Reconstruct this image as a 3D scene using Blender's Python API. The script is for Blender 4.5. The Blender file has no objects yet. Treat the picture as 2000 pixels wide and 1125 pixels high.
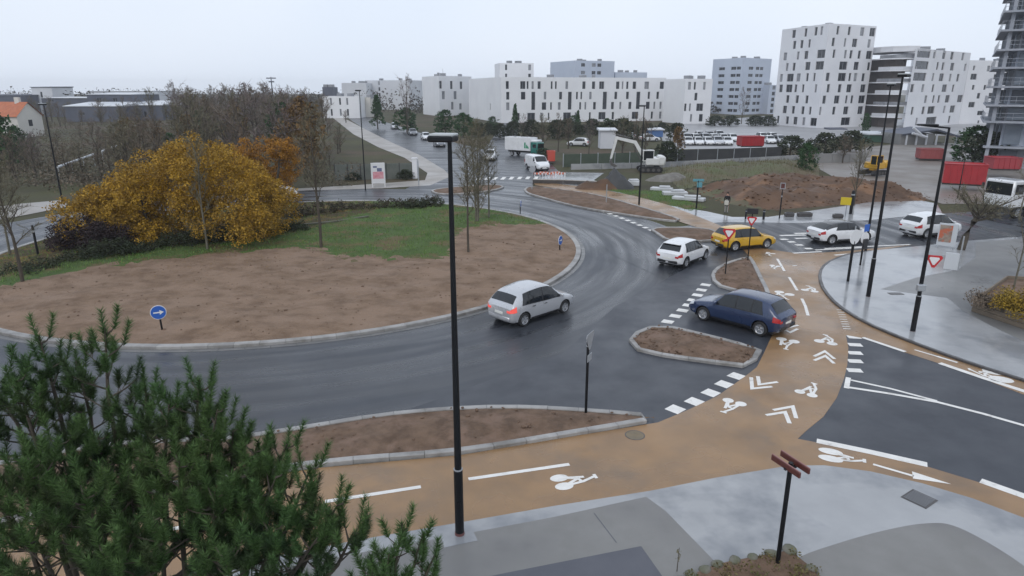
import bpy, bmesh, math, random
from math import sin, cos, pi, radians, sqrt, atan2, hypot
from mathutils import Vector, Matrix, noise
from mathutils.geometry import tessellate_polygon, delaunay_2d_cdt

scene = bpy.context.scene
COL = scene.collection
# ------------------------------------------------------------------ camera
CAM_H, PITCH, FPX = 10.0, radians(16.5), 1310.0      # third floor window, looking slightly down
cam_d = bpy.data.cameras.new('camera'); cam = bpy.data.objects.new('camera', cam_d); COL.objects.link(cam)
cam.location = (0, 0, CAM_H); cam.rotation_euler = (pi/2 - PITCH, 0, 0)
cam_d.sensor_width = 36; cam_d.lens = 36*FPX/2000; cam_d.clip_start = 0.1; cam_d.clip_end = 6000
scene.camera = cam
# ------------------------------------------------------------------ sky (overcast) and sun
SUN_EL, SUN_AZ = radians(42), radians(200)
w = bpy.data.worlds.new('World'); scene.world = w; w.use_nodes = True
nt = w.node_tree; nt.nodes.clear()
out = nt.nodes.new('ShaderNodeOutputWorld'); bg = nt.nodes.new('ShaderNodeBackground')
sky = nt.nodes.new('ShaderNodeTexSky'); sky.sky_type = 'NISHITA'; sky.sun_disc = False
sky.sun_elevation = SUN_EL; sky.sun_rotation = SUN_AZ; sky.dust_density = 4; sky.air_density = 1
mixn = nt.nodes.new('ShaderNodeMixRGB'); mixn.inputs[0].default_value = 0.90      # the cloud deck hides nearly all of the blue
cl = nt.nodes.new('ShaderNodeTexNoise'); cl.inputs['Scale'].default_value = 1.3; cl.inputs['Detail'].default_value = 3
ramp = nt.nodes.new('ShaderNodeValToRGB')
ramp.color_ramp.elements[0].position = .3; ramp.color_ramp.elements[1].position = .72
ramp.color_ramp.elements[0].color = (5.9, 6.7, 8.0, 1); ramp.color_ramp.elements[1].color = (7.2, 7.7, 8.5, 1)
nt.links.new(cl.outputs['Fac'], ramp.inputs[0])
nt.links.new(sky.outputs[0], mixn.inputs[1]); nt.links.new(ramp.outputs[0], mixn.inputs[2])
nt.links.new(mixn.outputs[0], bg.inputs[0]); bg.inputs[1].default_value = 0.093
nt.links.new(bg.outputs[0], out.inputs[0])
sd = bpy.data.lights.new('sun', 'SUN'); so = bpy.data.objects.new('sun', sd); COL.objects.link(so)
sd.energy = 0.5; sd.angle = radians(25); sd.color = (1, .96, .9)
sdir = Vector((sin(SUN_AZ)*cos(SUN_EL), cos(SUN_AZ)*cos(SUN_EL), sin(SUN_EL)))
so.rotation_euler = sdir.to_track_quat('Z', 'Y').to_euler()
scene.view_settings.view_transform = 'Standard'; scene.view_settings.look = 'None'
scene.view_settings.exposure = 0.5; scene.view_settings.gamma = 1
scene.render.engine = 'CYCLES'
cy = scene.cycles
cy.use_denoising = True; cy.max_bounces = 6; cy.diffuse_bounces = 3; cy.glossy_bounces = 3
cy.transparent_max_bounces = 8; cy.volume_bounces = 2; cy.sample_clamp_indirect = 4
HAZE = 0.00028

# ------------------------------------------------------------------ survey: photograph pixel -> point on level ground
def G(x, y, z=0.0):
    u = (x-1000)/FPX; v = (y-562.5)/FPX
    t = (CAM_H-z)/(sin(PITCH)+v*cos(PITCH))
    return Vector((u*t, (cos(PITCH)-v*sin(PITCH))*t, z))
def ray(x, y):
    u = (x-1000)/FPX; v = (y-562.5)/FPX
    return Vector((u, cos(PITCH)-v*sin(PITCH), -(sin(PITCH)+v*cos(PITCH))))
def at(x, y, Y):                      # point at forward distance Y
    d = ray(x, y); return Vector((0, 0, CAM_H)) + d*(Y/d.y)
def top_z(Y, y):                      # height seen at pixel row y, at forward distance Y
    d = ray(1000, y); return CAM_H + d.z*Y/d.y
def GP(pts, z=0.0): return [G(x, y, z) for x, y in pts]

# ------------------------------------------------------------------ materials
MATS = {}
def nodes_of(m): return m.node_tree.nodes, m.node_tree.links
def mat(name, c1, c2=None, scale=3.0, rough=(.6, .6), bump=0.0, bscale=None, metallic=0.0, coat=0.0, spec=.5,
        c3=None, c3scale=.25, c3range=(.5, .62), island=0.0, detail=4, coord='world', rscale=None, emit=0, sub=0, stretch=None, rrange=(.35, .65), cracks=None):
    if name in MATS: return MATS[name]
    m = bpy.data.materials.new(name); m.use_nodes = True; MATS[name] = m
    N, L = nodes_of(m); b = N['Principled BSDF']
    def rgb(c): return (c[0], c[1], c[2], 1)
    b.inputs['Metallic'].default_value = metallic; b.inputs['Specular IOR Level'].default_value = spec
    if coat: b.inputs['Coat Weight'].default_value = coat; b.inputs['Coat Roughness'].default_value = .06
    if coord == 'world':
        g = N.new('ShaderNodeNewGeometry'); vec = g.outputs['Position']
    else:
        g = N.new('ShaderNodeTexCoord'); vec = g.outputs['Object']
    if stretch:
        mp = N.new('ShaderNodeMapping'); mp.inputs['Scale'].default_value = stretch; L.new(vec, mp.inputs[0]); vec = mp.outputs[0]
    def tex(s, d=detail):
        t = N.new('ShaderNodeTexNoise'); t.inputs['Scale'].default_value = s; t.inputs['Detail'].default_value = d
        t.inputs['Roughness'].default_value = .6; L.new(vec, t.inputs['Vector']); return t.outputs['Fac']
    def rng(sock, a, bb, lo, hi):
        r = N.new('ShaderNodeMapRange'); r.inputs[1].default_value = a; r.inputs[2].default_value = bb
        r.inputs[3].default_value = lo; r.inputs[4].default_value = hi; L.new(sock, r.inputs[0]); return r.outputs[0]
    def mix(f, a, bb):
        x = N.new('ShaderNodeMixRGB'); L.new(f, x.inputs[0])
        for i, s in ((1, a), (2, bb)):
            if isinstance(s, tuple): x.inputs[i].default_value = rgb(s)
            else: L.new(s, x.inputs[i])
        return x.outputs[0]
    col = c1
    if c2: col = mix(rng(tex(scale), .35, .65, 0, 1), c1, c2)
    if c3: col = mix(rng(tex(c3scale, 5), c3range[0], c3range[1], 0, 1), col, c3)
    if cracks:
        vt = N.new('ShaderNodeTexVoronoi'); vt.feature = 'DISTANCE_TO_EDGE'; vt.inputs['Scale'].default_value = cracks[0]; L.new(vec, vt.inputs['Vector'])
        col = mix(rng(vt.outputs['Distance'], 0, cracks[1], 1, 0), col, cracks[2])
    if island:
        gi = N.new('ShaderNodeNewGeometry'); hs = N.new('ShaderNodeHueSaturation')
        L.new(rng(gi.outputs['Random Per Island'], 0, 1, 1-island, 1+island), hs.inputs['Value'])
        if isinstance(col, tuple): hs.inputs['Color'].default_value = rgb(col)
        else: L.new(col, hs.inputs['Color'])
        col = hs.outputs[0]
    if isinstance(col, tuple): b.inputs['Base Color'].default_value = rgb(col)
    else: L.new(col, b.inputs['Base Color'])
    if rough[0] != rough[1]: L.new(rng(tex(rscale or scale*.4), rrange[0], rrange[1], rough[0], rough[1]), b.inputs['Roughness'])
    else: b.inputs['Roughness'].default_value = rough[0]
    if bump:
        bp = N.new('ShaderNodeBump'); bp.inputs['Strength'].default_value = 1; bp.inputs['Distance'].default_value = bump
        L.new(tex(bscale or scale*4, 6), bp.inputs['Height']); L.new(bp.outputs[0], b.inputs['Normal'])
    if emit: b.inputs['Emission Color'].default_value = rgb(c1); b.inputs['Emission Strength'].default_value = emit
    return m

# ------------------------------------------------------------------ mesh builder
_rb = None
def _rbtopo():
    global _rb
    if _rb is None:
        pts = []
        for sx in (-1, 1):
            for sy in (-1, 1):
                for sz in (-1, 1):
                    for k in range(3):
                        pts.append([sx*(1 if k == 0 else .8), sy*(1 if k == 1 else .8), sz*(1 if k == 2 else .8)])
        bm = bmesh.new(); vs = [bm.verts.new(p) for p in pts]; bm.verts.index_update()
        bmesh.ops.convex_hull(bm, input=vs); bmesh.ops.dissolve_limit(bm, angle_limit=.01, verts=bm.verts, edges=bm.edges)
        bm.verts.ensure_lookup_table(); bm.normal_update()
        bmesh.ops.recalc_face_normals(bm, faces=bm.faces)
        key = {tuple(round(c, 3) for c in p): i for i, p in enumerate(pts)}
        fs = [[key[tuple(round(c, 3) for c in v.co)] for v in f.verts] for f in bm.faces]
        bm.free(); _rb = fs
    return _rb
class MB:
    def __init__(s): s.v = []; s.f = []; s.m = []
    def add(s, vs, fs, mi=0, M=None):
        o = len(s.v)
        s.v += [tuple(M @ Vector(p)) if M else tuple(p) for p in vs]
        for f in fs: s.f.append(tuple(o+i for i in f)); s.m.append(mi)
        return s
    def box(s, c, d, rz=0, mi=0, M=None):
        x, y, z = d[0]/2, d[1]/2, d[2]/2
        vs = [(-x,-y,-z),(x,-y,-z),(x,y,-z),(-x,y,-z),(-x,-y,z),(x,-y,z),(x,y,z),(-x,y,z)]
        T = Matrix.Translation(c) @ Matrix.Rotation(rz, 4, 'Z')
        if M: T = M @ T
        return s.add(vs, [(3,2,1,0),(4,5,6,7),(0,1,5,4),(1,2,6,5),(2,3,7,6),(3,0,4,7)], mi, T)
    def rbox(s, c, d, b=.02, rz=0, mi=0, M=None):
        pts = []
        h = [q/2 for q in d]; b = min(b, min(h)*.9)
        for sx in (-1, 1):
            for sy in (-1, 1):
                for sz in (-1, 1):
                    for k in range(3):
                        pts.append((sx*(h[0]-(0 if k == 0 else b)), sy*(h[1]-(0 if k == 1 else b)), sz*(h[2]-(0 if k == 2 else b))))
        T = Matrix.Translation(c) @ Matrix.Rotation(rz, 4, 'Z')
        if M: T = M @ T
        return s.add(pts, _rbtopo(), mi, T)
    def tube(s, pts, rs, n=6, mi=0, cap=True):
        pts = [Vector(p) for p in pts]
        if not isinstance(rs, (list, tuple)): rs = [rs]*len(pts)
        o = len(s.v); k = len(pts)
        up = Vector((0, 0, 1))
        for i, p in enumerate(pts):
            d = (pts[min(i+1, k-1)]-pts[max(i-1, 0)]).normalized()
            a = d.cross(up if abs(d.z) < .95 else Vector((1, 0, 0))).normalized(); b = d.cross(a)
            if abs(d.z) >= .95: pass
            for j in range(n):
                t = 2*pi*j/n; s.v.append(tuple(p+(a*cos(t)+b*sin(t))*rs[i]))
        for i in range(k-1):
            for j in range(n):
                q = (j+1) % n
                s.f.append((o+i*n+j, o+i*n+q, o+(i+1)*n+q, o+(i+1)*n+j)); s.m.append(mi)
        if cap:
            s.f.append(tuple(o+j for j in range(n))[::-1]); s.m.append(mi)
            s.f.append(tuple(o+(k-1)*n+j for j in range(n))); s.m.append(mi)
        return s
    def cyl(s, c, r, h, n=16, axis='Z', mi=0, r2=None, M=None):
        r2 = r if r2 is None else r2
        R = {'Z': Matrix.Identity(4), 'X': Matrix.Rotation(pi/2, 4, 'Y'), 'Y': Matrix.Rotation(-pi/2, 4, 'X')}[axis]
        vs = [(r*cos(2*pi*j/n), r*sin(2*pi*j/n), -h/2) for j in range(n)]+[(r2*cos(2*pi*j/n), r2*sin(2*pi*j/n), h/2) for j in range(n)]
        fs = [(j, (j+1) % n, n+(j+1) % n, n+j) for j in range(n)]+[tuple(range(n))[::-1], tuple(range(n, 2*n))]
        T = Matrix.Translation(c) @ R
        if M: T = M @ T
        return s.add(vs, fs, mi, T)
    def lathe(s, prof, n=20, axis='Y', c=(0, 0, 0), mi=0):      # prof: (radius, along axis)
        R = {'Z': Matrix.Identity(4), 'X': Matrix.Rotation(pi/2, 4, 'Y'), 'Y': Matrix.Rotation(-pi/2, 4, 'X')}[axis]
        k = len(prof); vs = [(r*cos(2*pi*j/n), r*sin(2*pi*j/n), z) for r, z in prof for j in range(n)]
        fs = [(i*n+j, i*n+(j+1) % n, (i+1)*n+(j+1) % n, (i+1)*n+j) for i in range(k-1) for j in range(n)]
        return s.add(vs, fs, mi, Matrix.Translation(c) @ R)
    def prism(s, poly, z0, z1, mi=0, mtop=None):
        n = len(poly); poly = [Vector((p[0], p[1])) for p in poly]
        area = sum(poly[i].x*poly[(i+1) % n].y-poly[(i+1) % n].x*poly[i].y for i in range(n))
        if area < 0: poly = poly[::-1]
        vs = [(p.x, p.y, z0) for p in poly]+[(p.x, p.y, z1) for p in poly]
        s.add(vs, [(i, (i+1) % n, n+(i+1) % n, n+i) for i in range(n)], mi)
        tri = tessellate_polygon([[Vector((p.x, p.y, 0)) for p in poly]])
        tri = [t if (poly[t[1]]-poly[t[0]]).cross(poly[t[2]]-poly[t[0]]) > 0 else t[::-1] for t in tri]
        s.add([(p.x, p.y, z1) for p in poly], tri, mi if mtop is None else mtop)
        return s
    def build(s, name, m, parent=None, smooth=None, **props):
        me = bpy.data.meshes.new(name); me.from_pydata(s.v, [], s.f)
        ms = m if isinstance(m, (list, tuple)) else [m]
        for x in ms: me.materials.append(x)
        if len(ms) > 1: me.polygons.foreach_set('material_index', s.m)
        if smooth is not None:
            me.polygons.foreach_set('use_smooth', [True]*len(me.polygons))
            if smooth < 170: me.set_sharp_from_angle(angle=radians(smooth))
        me.update()
        return link(name, me, parent, **props)
def link(name, me, parent=None, loc=None, rz=None, **props):
    o = bpy.data.objects.new(name, me); COL.objects.link(o)
    if parent: o.parent = parent
    if loc is not None: o.location = loc
    if rz is not None: o.rotation_euler = (0, 0, rz)
    for k, v in props.items(): o[k] = v
    return o
def thing(name, label, cat, loc=(0, 0, 0), rz=0, group=None):
    o = link(name, None, None, loc, rz, label=label, category=cat)
    if group: o['group'] = group
    return o
def tag(o, label, cat, group=None):
    o['label'] = label; o['category'] = cat
    if group: o['group'] = group
    return o
def kids(o): return [c for c in KID.get(o.name, [])]
KID = {}
def index_kids():
    KID.clear()
    for o in bpy.data.objects:
        if o.parent: KID.setdefault(o.parent.name, []).append(o)
def copy_tree(o, parent=None):
    c = o.copy(); COL.objects.link(c)
    if parent: c.parent = parent
    for ch in KID.get(o.name, []): copy_tree(ch, c)
    return c
def dup(root, loc, rz=0, scale=1, label=None, group=None):
    c = copy_tree(root); c.location = loc; c.rotation_euler = (0, 0, rz)
    c.scale = (scale,)*3 if not isinstance(scale, tuple) else scale
    if label: c['label'] = label
    if group: c['group'] = group
    return c
def in_poly(x, y, P):
    r = False; n = len(P); j = n-1
    for i in range(n):
        if (P[i][1] > y) != (P[j][1] > y) and x < (P[j][0]-P[i][0])*(y-P[i][1])/(P[j][1]-P[i][1])+P[i][0]: r = not r
        j = i
    return r
def sheet(name, poly, z, m, **props):      # flat sheet from a ground polygon
    mb = MB(); P = [Vector((p[0], p[1], 0)) for p in poly]
    tri = tessellate_polygon([P])
    tri = [t if (P[t[1]]-P[t[0]]).cross(P[t[2]]-P[t[0]]).z > 0 else t[::-1] for t in tri]
    mb.add([(p.x, p.y, z) for p in P], tri)
    par = props.pop('parent', None)
    return mb.build(name, m, par, **props)
def sharpen(poly, step):
    o = []
    n = len(poly)
    for i in range(n):
        a, b = poly[i], poly[(i+1) % n]; k = max(1, int((Vector(b[:2])-Vector(a[:2])).length/step))
        for j in range(k): o.append(Vector((a[0]+(b[0]-a[0])*j/k, a[1]+(b[1]-a[1])*j/k)))
    return o
def smooth_line(pts, k=6, closed=False):   # Catmull-Rom through the points
    P = [Vector((p[0], p[1])) for p in pts]; n = len(P); o = []
    R = range(n) if closed else range(n-1)
    for i in R:
        g = (lambda j: P[j % n]) if closed else (lambda j: P[min(max(j, 0), n-1)])
        a, b, c, d = g(i-1), g(i), g(i+1), g(i+2)
        for j in range(k):
            t = j/k; o.append(.5*((2*b)+(c-a)*t+(2*a-5*b+4*c-d)*t*t+(3*b-a-3*c+d)*t**3))
    if not closed: o.append(P[-1])
    return o
def earth(name, poly, step, hfun, m, parent=None, mpick=None, edge=.8, **props):   # uneven ground inside a polygon
    B = sharpen(poly, edge); vs = list(B); n = len(B)
    xs = [p.x for p in B]; ys = [p.y for p in B]; rnd = random.Random(5)
    x = min(xs)
    while x < max(xs):
        y = min(ys)
        while y < max(ys):
            q = Vector((x+rnd.uniform(-.3, .3)*step, y+rnd.uniform(-.3, .3)*step))
            if in_poly(q.x, q.y, B): vs.append(q)
            y += step
        x += step
    r = delaunay_2d_cdt(vs, [(i, (i+1) % n) for i in range(n)], [], 1, 1e-4)
    mb = MB(); mb.v = [(p.x, p.y, hfun(p.x, p.y)) for p in r[0]]
    for f in r[2]:
        c = sum((r[0][i] for i in f), Vector((0, 0)))/len(f)
        a, b, d = r[0][f[0]], r[0][f[1]], r[0][f[2]]
        if (b-a).cross(d-a) < 0: f = f[::-1]
        mb.f.append(tuple(f)); mb.m.append(mpick(c.x, c.y) if mpick else 0)
    return mb.build(name, m, parent, smooth=180, **props)
def offset(poly, d):                        # shift a closed polygon inwards by d
    P = [Vector((p[0], p[1])) for p in poly]; n = len(P)
    if sum(P[i].cross(P[(i+1) % n]) for i in range(n)) < 0: P = P[::-1]
    o = []
    for i in range(n):
        a = (P[i]-P[i-1]); b = (P[(i+1) % n]-P[i]); a.normalize(); b.normalize()
        na, nb = Vector((-a.y, a.x)), Vector((-b.y, b.x)); t = (na+nb)
        t = t.normalized(); o.append(P[i]+t*(d/max(.45, t.dot(na))))
    return o
# ================================================================== materials of the setting
M_asph = mat('wet_asphalt', (.031,.035,.043), (.044,.049,.059), .5, rough=(.22,.5), bump=.004, bscale=26, c3=(.033,.036,.042), c3scale=.12, rscale=.35, spec=.5)
M_asph2 = mat('new_asphalt', (.033,.037,.047), (.043,.048,.059), .6, rough=(.3,.5), bump=.004, bscale=30, rscale=.5, spec=.45)
M_ochre = mat('ochre_surface', (.30,.176,.080), (.235,.142,.07), .8, rough=(.16,.5), bump=.003, bscale=30, c3=(.20,.13,.075), c3scale=.35, c3range=(.52,.66), rscale=.3)
M_conc = mat('pale_wet_concrete', (.315,.32,.325), (.36,.365,.37), .7, rough=(.05,.24), bump=.0012, bscale=22, c3=(.215,.225,.24), c3scale=.28, rscale=.3)
M_dull = mat('dull_concrete', (.185,.18,.17), (.21,.205,.195), 1.2, rough=(.35,.6), bump=.002, bscale=30, c3=(.165,.16,.155), c3scale=.3)
M_dark = mat('dark_slab', (.075,.078,.095), (.09,.093,.11), 1, rough=(.3,.5), bump=.003, bscale=20)
M_plaza = mat('plaza_surface', (.2,.2,.195), (.235,.23,.225), .6, rough=(.22,.5), bump=.003, bscale=24, c3=(.15,.15,.15), c3scale=.15, rscale=.25)
M_kerb = mat('kerb_stone', (.34,.33,.315), (.26,.25,.24), 1.4, rough=(.35,.6), bump=.006, bscale=20, c3=(.17,.16,.145), c3scale=.9, c3range=(.5,.68), island=.16)
M_kdark = mat('dark_wet_kerb', (.055,.05,.05), (.075,.07,.068), 2, rough=(.3,.5), bump=.003)
M_soil = mat('bare_soil', (.235,.16,.108), (.155,.10,.065), 1.3, rough=(.7,.95), bump=.09, bscale=6, c3=(.255,.175,.122), c3scale=.55, c3range=(.44,.6), stretch=(1,1.25,1), spec=.25, detail=9)
M_bed = mat('planting_bed_soil', (.175,.115,.078), (.105,.068,.046), 2.2, rough=(.7,.95), bump=.04, bscale=7, c3=(.19,.125,.09), c3scale=1.2, spec=.25)
M_mud = mat('excavated_mud', (.135,.077,.045), (.088,.052,.033), .45, rough=(.6,.9), bump=.08, bscale=2.5, c3=(.2,.11,.06), c3scale=.3, c3range=(.53,.64), spec=.3)
M_turf = mat('turf', (.08,.125,.035), (.06,.095,.03), .7, rough=(.8,.95), bump=.04, bscale=9, c3=(.13,.10,.05), c3scale=.45, spec=.2)
M_rough = mat('rough_grassland', (.075,.075,.036), (.055,.05,.032), .12, rough=(.85,.95), bump=.06, bscale=3, c3=(.095,.072,.05), c3scale=.05, spec=.2)
M_paint = mat('road_paint', (.80,.78,.74), (.70,.68,.64), 2.2, rough=(.35,.55), bump=.0015, bscale=40, c3=(.42,.39,.36), c3scale=2.6, c3range=(.56,.74))
M_path = mat('pale_path', (.34,.31,.28), (.29,.265,.235), .5, rough=(.3,.6), bump=.004, bscale=15)

# ================================================================== terrain and roads (flush sheets a few mm apart)
sheet('ground', [(-1400,-60),(1400,-60),(1400,1600),(-1400,1600)], -.03, M_rough, kind='structure')
RC, RR = Vector((-14.0, 43.56)), 18.49
def circ(r, n=120, a0=0, a1=2*pi): return [(RC.x+r*cos(a0+(a1-a0)*i/n), RC.y+r*sin(a0+(a1-a0)*i/n)) for i in range(n)]
def polar_asphalt(m):        # traffic polishes the ring in arcs: streaks that run round the island
    N, L = nodes_of(m); b = N['Principled BSDF']; g = N.new('ShaderNodeNewGeometry'); s = N.new('ShaderNodeVectorMath'); s.operation = 'SUBTRACT'; s.inputs[1].default_value = (RC.x, RC.y, 0); L.new(g.outputs['Position'], s.inputs[0])
    ln = N.new('ShaderNodeVectorMath'); ln.operation = 'LENGTH'; L.new(s.outputs[0], ln.inputs[0]); sp = N.new('ShaderNodeSeparateXYZ'); L.new(s.outputs[0], sp.inputs[0])
    at_ = N.new('ShaderNodeMath'); at_.operation = 'ARCTAN2'; L.new(sp.outputs[1], at_.inputs[0]); L.new(sp.outputs[0], at_.inputs[1])
    k = N.new('ShaderNodeMath'); k.operation = 'MULTIPLY'; k.inputs[1].default_value = 2.2; L.new(at_.outputs[0], k.inputs[0]); cb = N.new('ShaderNodeCombineXYZ'); L.new(ln.outputs['Value'], cb.inputs[0]); L.new(k.outputs[0], cb.inputs[1])
    t = N.new('ShaderNodeTexNoise'); t.inputs['Scale'].default_value = 1.1; t.inputs['Detail'].default_value = 5; L.new(cb.outputs[0], t.inputs['Vector'])
    r = N.new('ShaderNodeMapRange'); r.inputs[1].default_value = .36; r.inputs[2].default_value = .64; r.inputs[3].default_value = .19; r.inputs[4].default_value = .52; L.new(t.outputs['Fac'], r.inputs[0]); L.new(r.outputs[0], b.inputs['Roughness'])
    mx = N.new('ShaderNodeMixRGB'); mx.blend_type = 'MULTIPLY'; mx.inputs[0].default_value = 1; r2 = N.new('ShaderNodeMapRange'); r2.inputs[1].default_value = .35; r2.inputs[2].default_value = .65; r2.inputs[3].default_value = .72; r2.inputs[4].default_value = 1.2; L.new(t.outputs['Fac'], r2.inputs[0])
    o = b.inputs['Base Color'].links[0].from_socket; L.new(o, mx.inputs[1]); L.new(r2.outputs[0], mx.inputs[2]); L.new(mx.outputs[0], b.inputs['Base Color'])
polar_asphalt(M_asph)
ROAD = sheet('roundabout_road', circ(26.6), 0, M_asph, kind='structure')
sheet('north_road', [G(*p) for p in [(700,420),(800,365),(868,338),(835,312),(800,297),(760,278),(722,258),(690,238),(668,222),(690,219),(745,236),(790,250),(850,268),(905,283),(945,292),(968,262),(985,240),(1003,240),(1012,262),(1030,285),(1075,318),(1092,336),(1040,352),(1045,400),(900,430)]], .004, M_asph, kind='structure')
sheet('east_road', [G(*p) for p in [(1100,420),(1180,418),(1300,445),(1420,434),(1560,436),(1700,430),(1830,418),(2180,395),(2180,452),(1900,470),(1780,482),(1600,500),(1480,505),(1390,525),(1330,560),(1200,500)]], .008, M_asph, kind='structure')
SEROAD = sheet('southeast_road', [G(*p) for p in [(1100,690),(1200,600),(1385,500),(1480,500),(1560,560),(1700,655),(1850,705),(2200,830),(2200,1050),(1900,960),(1560,880),(1320,828),(1250,850),(900,860),(800,800)]], .012, M_asph2, kind='structure')
sheet('west_road', [(-36,42),(-38,50),(-60,62),(-120,78),(-122,70),(-64,52),(-46,40),(-70,28),(-68,22),(-36,34)], .004, M_asph, kind='structure')
# pale path and yards further out
sheet('footpath', [G(*p) for p in [(1040,352),(1092,336),(1180,338),(1160,352),(1200,372),(1260,392),(1310,402),(1380,413),(1430,424),(1500,424),(1700,395),(1800,392),(1830,398),(1840,416),(1700,430),(1560,436),(1420,434),(1370,437),(1330,425),(1240,392),(1150,372),(1045,360)]], .012, M_conc, kind='structure')
sheet('roadside_path', [G(*p) for p in [(640,222),(655,222),(705,248),(760,276),(820,303),(868,332),(880,345),(840,362),(745,368),(600,372),(520,378),(520,372),(690,362),(830,352),(835,338),(790,308),(740,288),(690,262)]], .008, M_path, kind='structure')
sheet('verge_path', [G(*p) for p in [(-60,412),(40,398),(130,390),(130,404),(60,418),(-60,440)]], .008, M_path, kind='structure')
sheet('car_park', [G(*p) for p in [(1290,262),(1330,240),(1500,226),(1700,232),(1990,238),(1990,262),(1640,268),(1560,288),(1300,292)]], .004, mat('car_park_surface', (.33,.33,.335), (.28,.28,.285), .08, rough=(.3,.55)), kind='structure')
sheet('site_yard', [G(*p) for p in [(1590,300),(1760,280),(2050,280),(2200,330),(2200,400),(1840,398),(1800,385),(1690,380),(1600,330)]], .004, mat('site_yard_surface', (.17,.145,.125), (.22,.2,.18), .25, rough=(.35,.7), bump=.02, bscale=3), kind='structure')
# ------------------------------------------------------------------ cycle lane
lane_up = [(-700,1215),(100,1010),(300,968),(620,915),(898,890),(1150,848),(1285,826),(1340,803),(1400,775),(1455,736),(1478,718),(1492,690),(1508,655),(1522,625),(1512,592),(1490,548),(1466,504),(1440,476),(1395,455),(1320,431),(1230,400),(1150,377),(1045,362),(1040,354),(1150,366),(1240,383),(1300,399),(1350,418),(1405,440),(1470,470),(1500,487),(1560,496),(1640,492),(1785,478)]
right_kerb = [(1700,492),(1660,498),(1630,508),(1610,520),(1601,538),(1606,562),(1622,584),(1645,605),(1700,637),(1800,678),(1900,714),(2000,746),(2250,830)]
lane_low = [(2000,772),(1900,733),(1835,711),(1770,690),(1685,661),(1652,655),(1657,680),(1655,712),(1648,742),(1634,778),(1608,815),(1575,842),(1558,858),(1600,866),(1700,886),(1810,912),(1915,944),(2050,990),(2250,1066),(2250,1115),(2050,1030)]
front_edge = [(2000,1013),(1900,975),(1800,945),(1700,922),(1610,910),(1540,911),(1400,934),(1270,960),(1080,990),(898,1022),(700,1056),(300,1135),(-700,1340)]
lane_px = lane_up+right_kerb+[(2250,866)]+lane_low+front_edge
LANE = sheet('cycle_lane', GP(lane_px), .018, M_ochre, kind='structure')
# ------------------------------------------------------------------ pavements
rk = [G(*p) for p in right_kerb]; rk = smooth_line(rk, 5)
sheet('right_pavement', [(p.x, p.y) for p in rk]+[(60,10),(62,60)]+[tuple(G(*p)[:2]) for p in [(2150,452),(1900,472),(1785,484)]], .09, M_conc, kind='structure')
sheet('plaza', [tuple(G(*p)[:2]) for p in [(1905,476),(2150,455)]]+[(58,58),(58,14)]+[tuple(G(*p)[:2]) for p in [(2250,760),(2040,690),(1935,640),(1880,610),(1850,585),(1720,568),(1790,545),(1870,530),(1905,505)]], .094, M_plaza, kind='structure')
def ribbon(mb, line, wd, z0, z1, gap=1.0, joint=.012, side=0, closed=False, mi=0):   # a run of kerb stones along a line
    P = [Vector((p[0], p[1])) for p in line]
    if closed: P = P+[P[0]]
    S = [0]
    for i in range(1, len(P)): S.append(S[-1]+(P[i]-P[i-1]).length)
    def pt(s):
        s = min(max(s, 0), S[-1]); j = 0
        for j in range(len(S)-1):
            if S[j+1] >= s: break
        t = (s-S[j])/max(S[j+1]-S[j], 1e-9); return P[j].lerp(P[j+1], t)
    n = max(1, round(S[-1]/gap)); L = S[-1]/n
    def fr(s):
        d = (pt(s+.05)-pt(s-.05)).normalized(); return pt(s), Vector((-d.y, d.x))
    for i in range(n):
        sa, sb = i*L+joint/2, (i+1)*L-joint/2
        a, na = fr(sa); b, nb = fr(sb); o = len(mb.v); c = .02
        prof = [(-wd/2+side, z0), (-wd/2+side, z1-c), (-wd/2+side+c, z1), (wd/2+side-c, z1), (wd/2+side, z1-c), (wd/2+side, z0)]
        dz = random.Random(i*7+n).uniform(-.004, .004)
        for q, nn in ((a, na), (b, nb)):
            for w_, z in prof: mb.v.append((q.x+nn.x*w_, q.y+nn.y*w_, z+(dz if z > z0 else 0)))
        k = len(prof)
        for j in range(k-1): mb.f.append((o+j, o+j+1, o+k+j+1, o+k+j)); mb.m.append(mi)
        mb.f.append(tuple(o+j for j in range(k))[::-1]); mb.m.append(mi); mb.f.append(tuple(o+k+j for j in range(k))); mb.m.append(mi)
    return mb
mb = MB(); ribbon(mb, rk, .16, -.02, .105, 1.2, side=.0); mb.build('pavement_kerb', M_kdark, kind='structure')
fe = [G(*p) for p in front_edge]
sheet('front_pavement', [tuple(p[:2]) for p in fe]+[(-40,5),(-40,-20),(60,-20),(60,4)]+[tuple(G(2250,1115)[:2])], .024, M_conc, kind='structure')
sheet('dull_paving', [tuple(G(*p)[:2]) for p in [(560,1110),(700,1082),(905,1045),(1080,1012),(1262,972),(1300,1000),(1405,1108),(1520,1250),(560,1250)]], .028, M_dull, kind='structure')
sheet('dull_paving', [tuple(p) for p in smooth_line([G(*q)[:2] for q in [(1480,1180),(1545,1100),(1640,1062),(1740,1035),(1810,1024),(1860,1028),(1930,1062),(2010,1115),(2100,1190)]], 5)]+[tuple(G(2000,1280)[:2]),tuple(G(1500,1280)[:2])], .028, M_dull, kind='structure')
sheet('dark_slab', [tuple(G(*p)[:2]) for p in [(780,1165),(985,1122),(1252,1069),(1288,1120),(1360,1230),(780,1260)]], .034, M_dark, kind='structure')
sheet('lamp_footing', [tuple(G(*p)[:2]) for p in [(858,1037),(918,1026),(933,1058),(868,1072)]], .032, M_conc, kind='structure')
mb = MB(); a, b = G(1160,1004), G(1204,1062)
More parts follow.
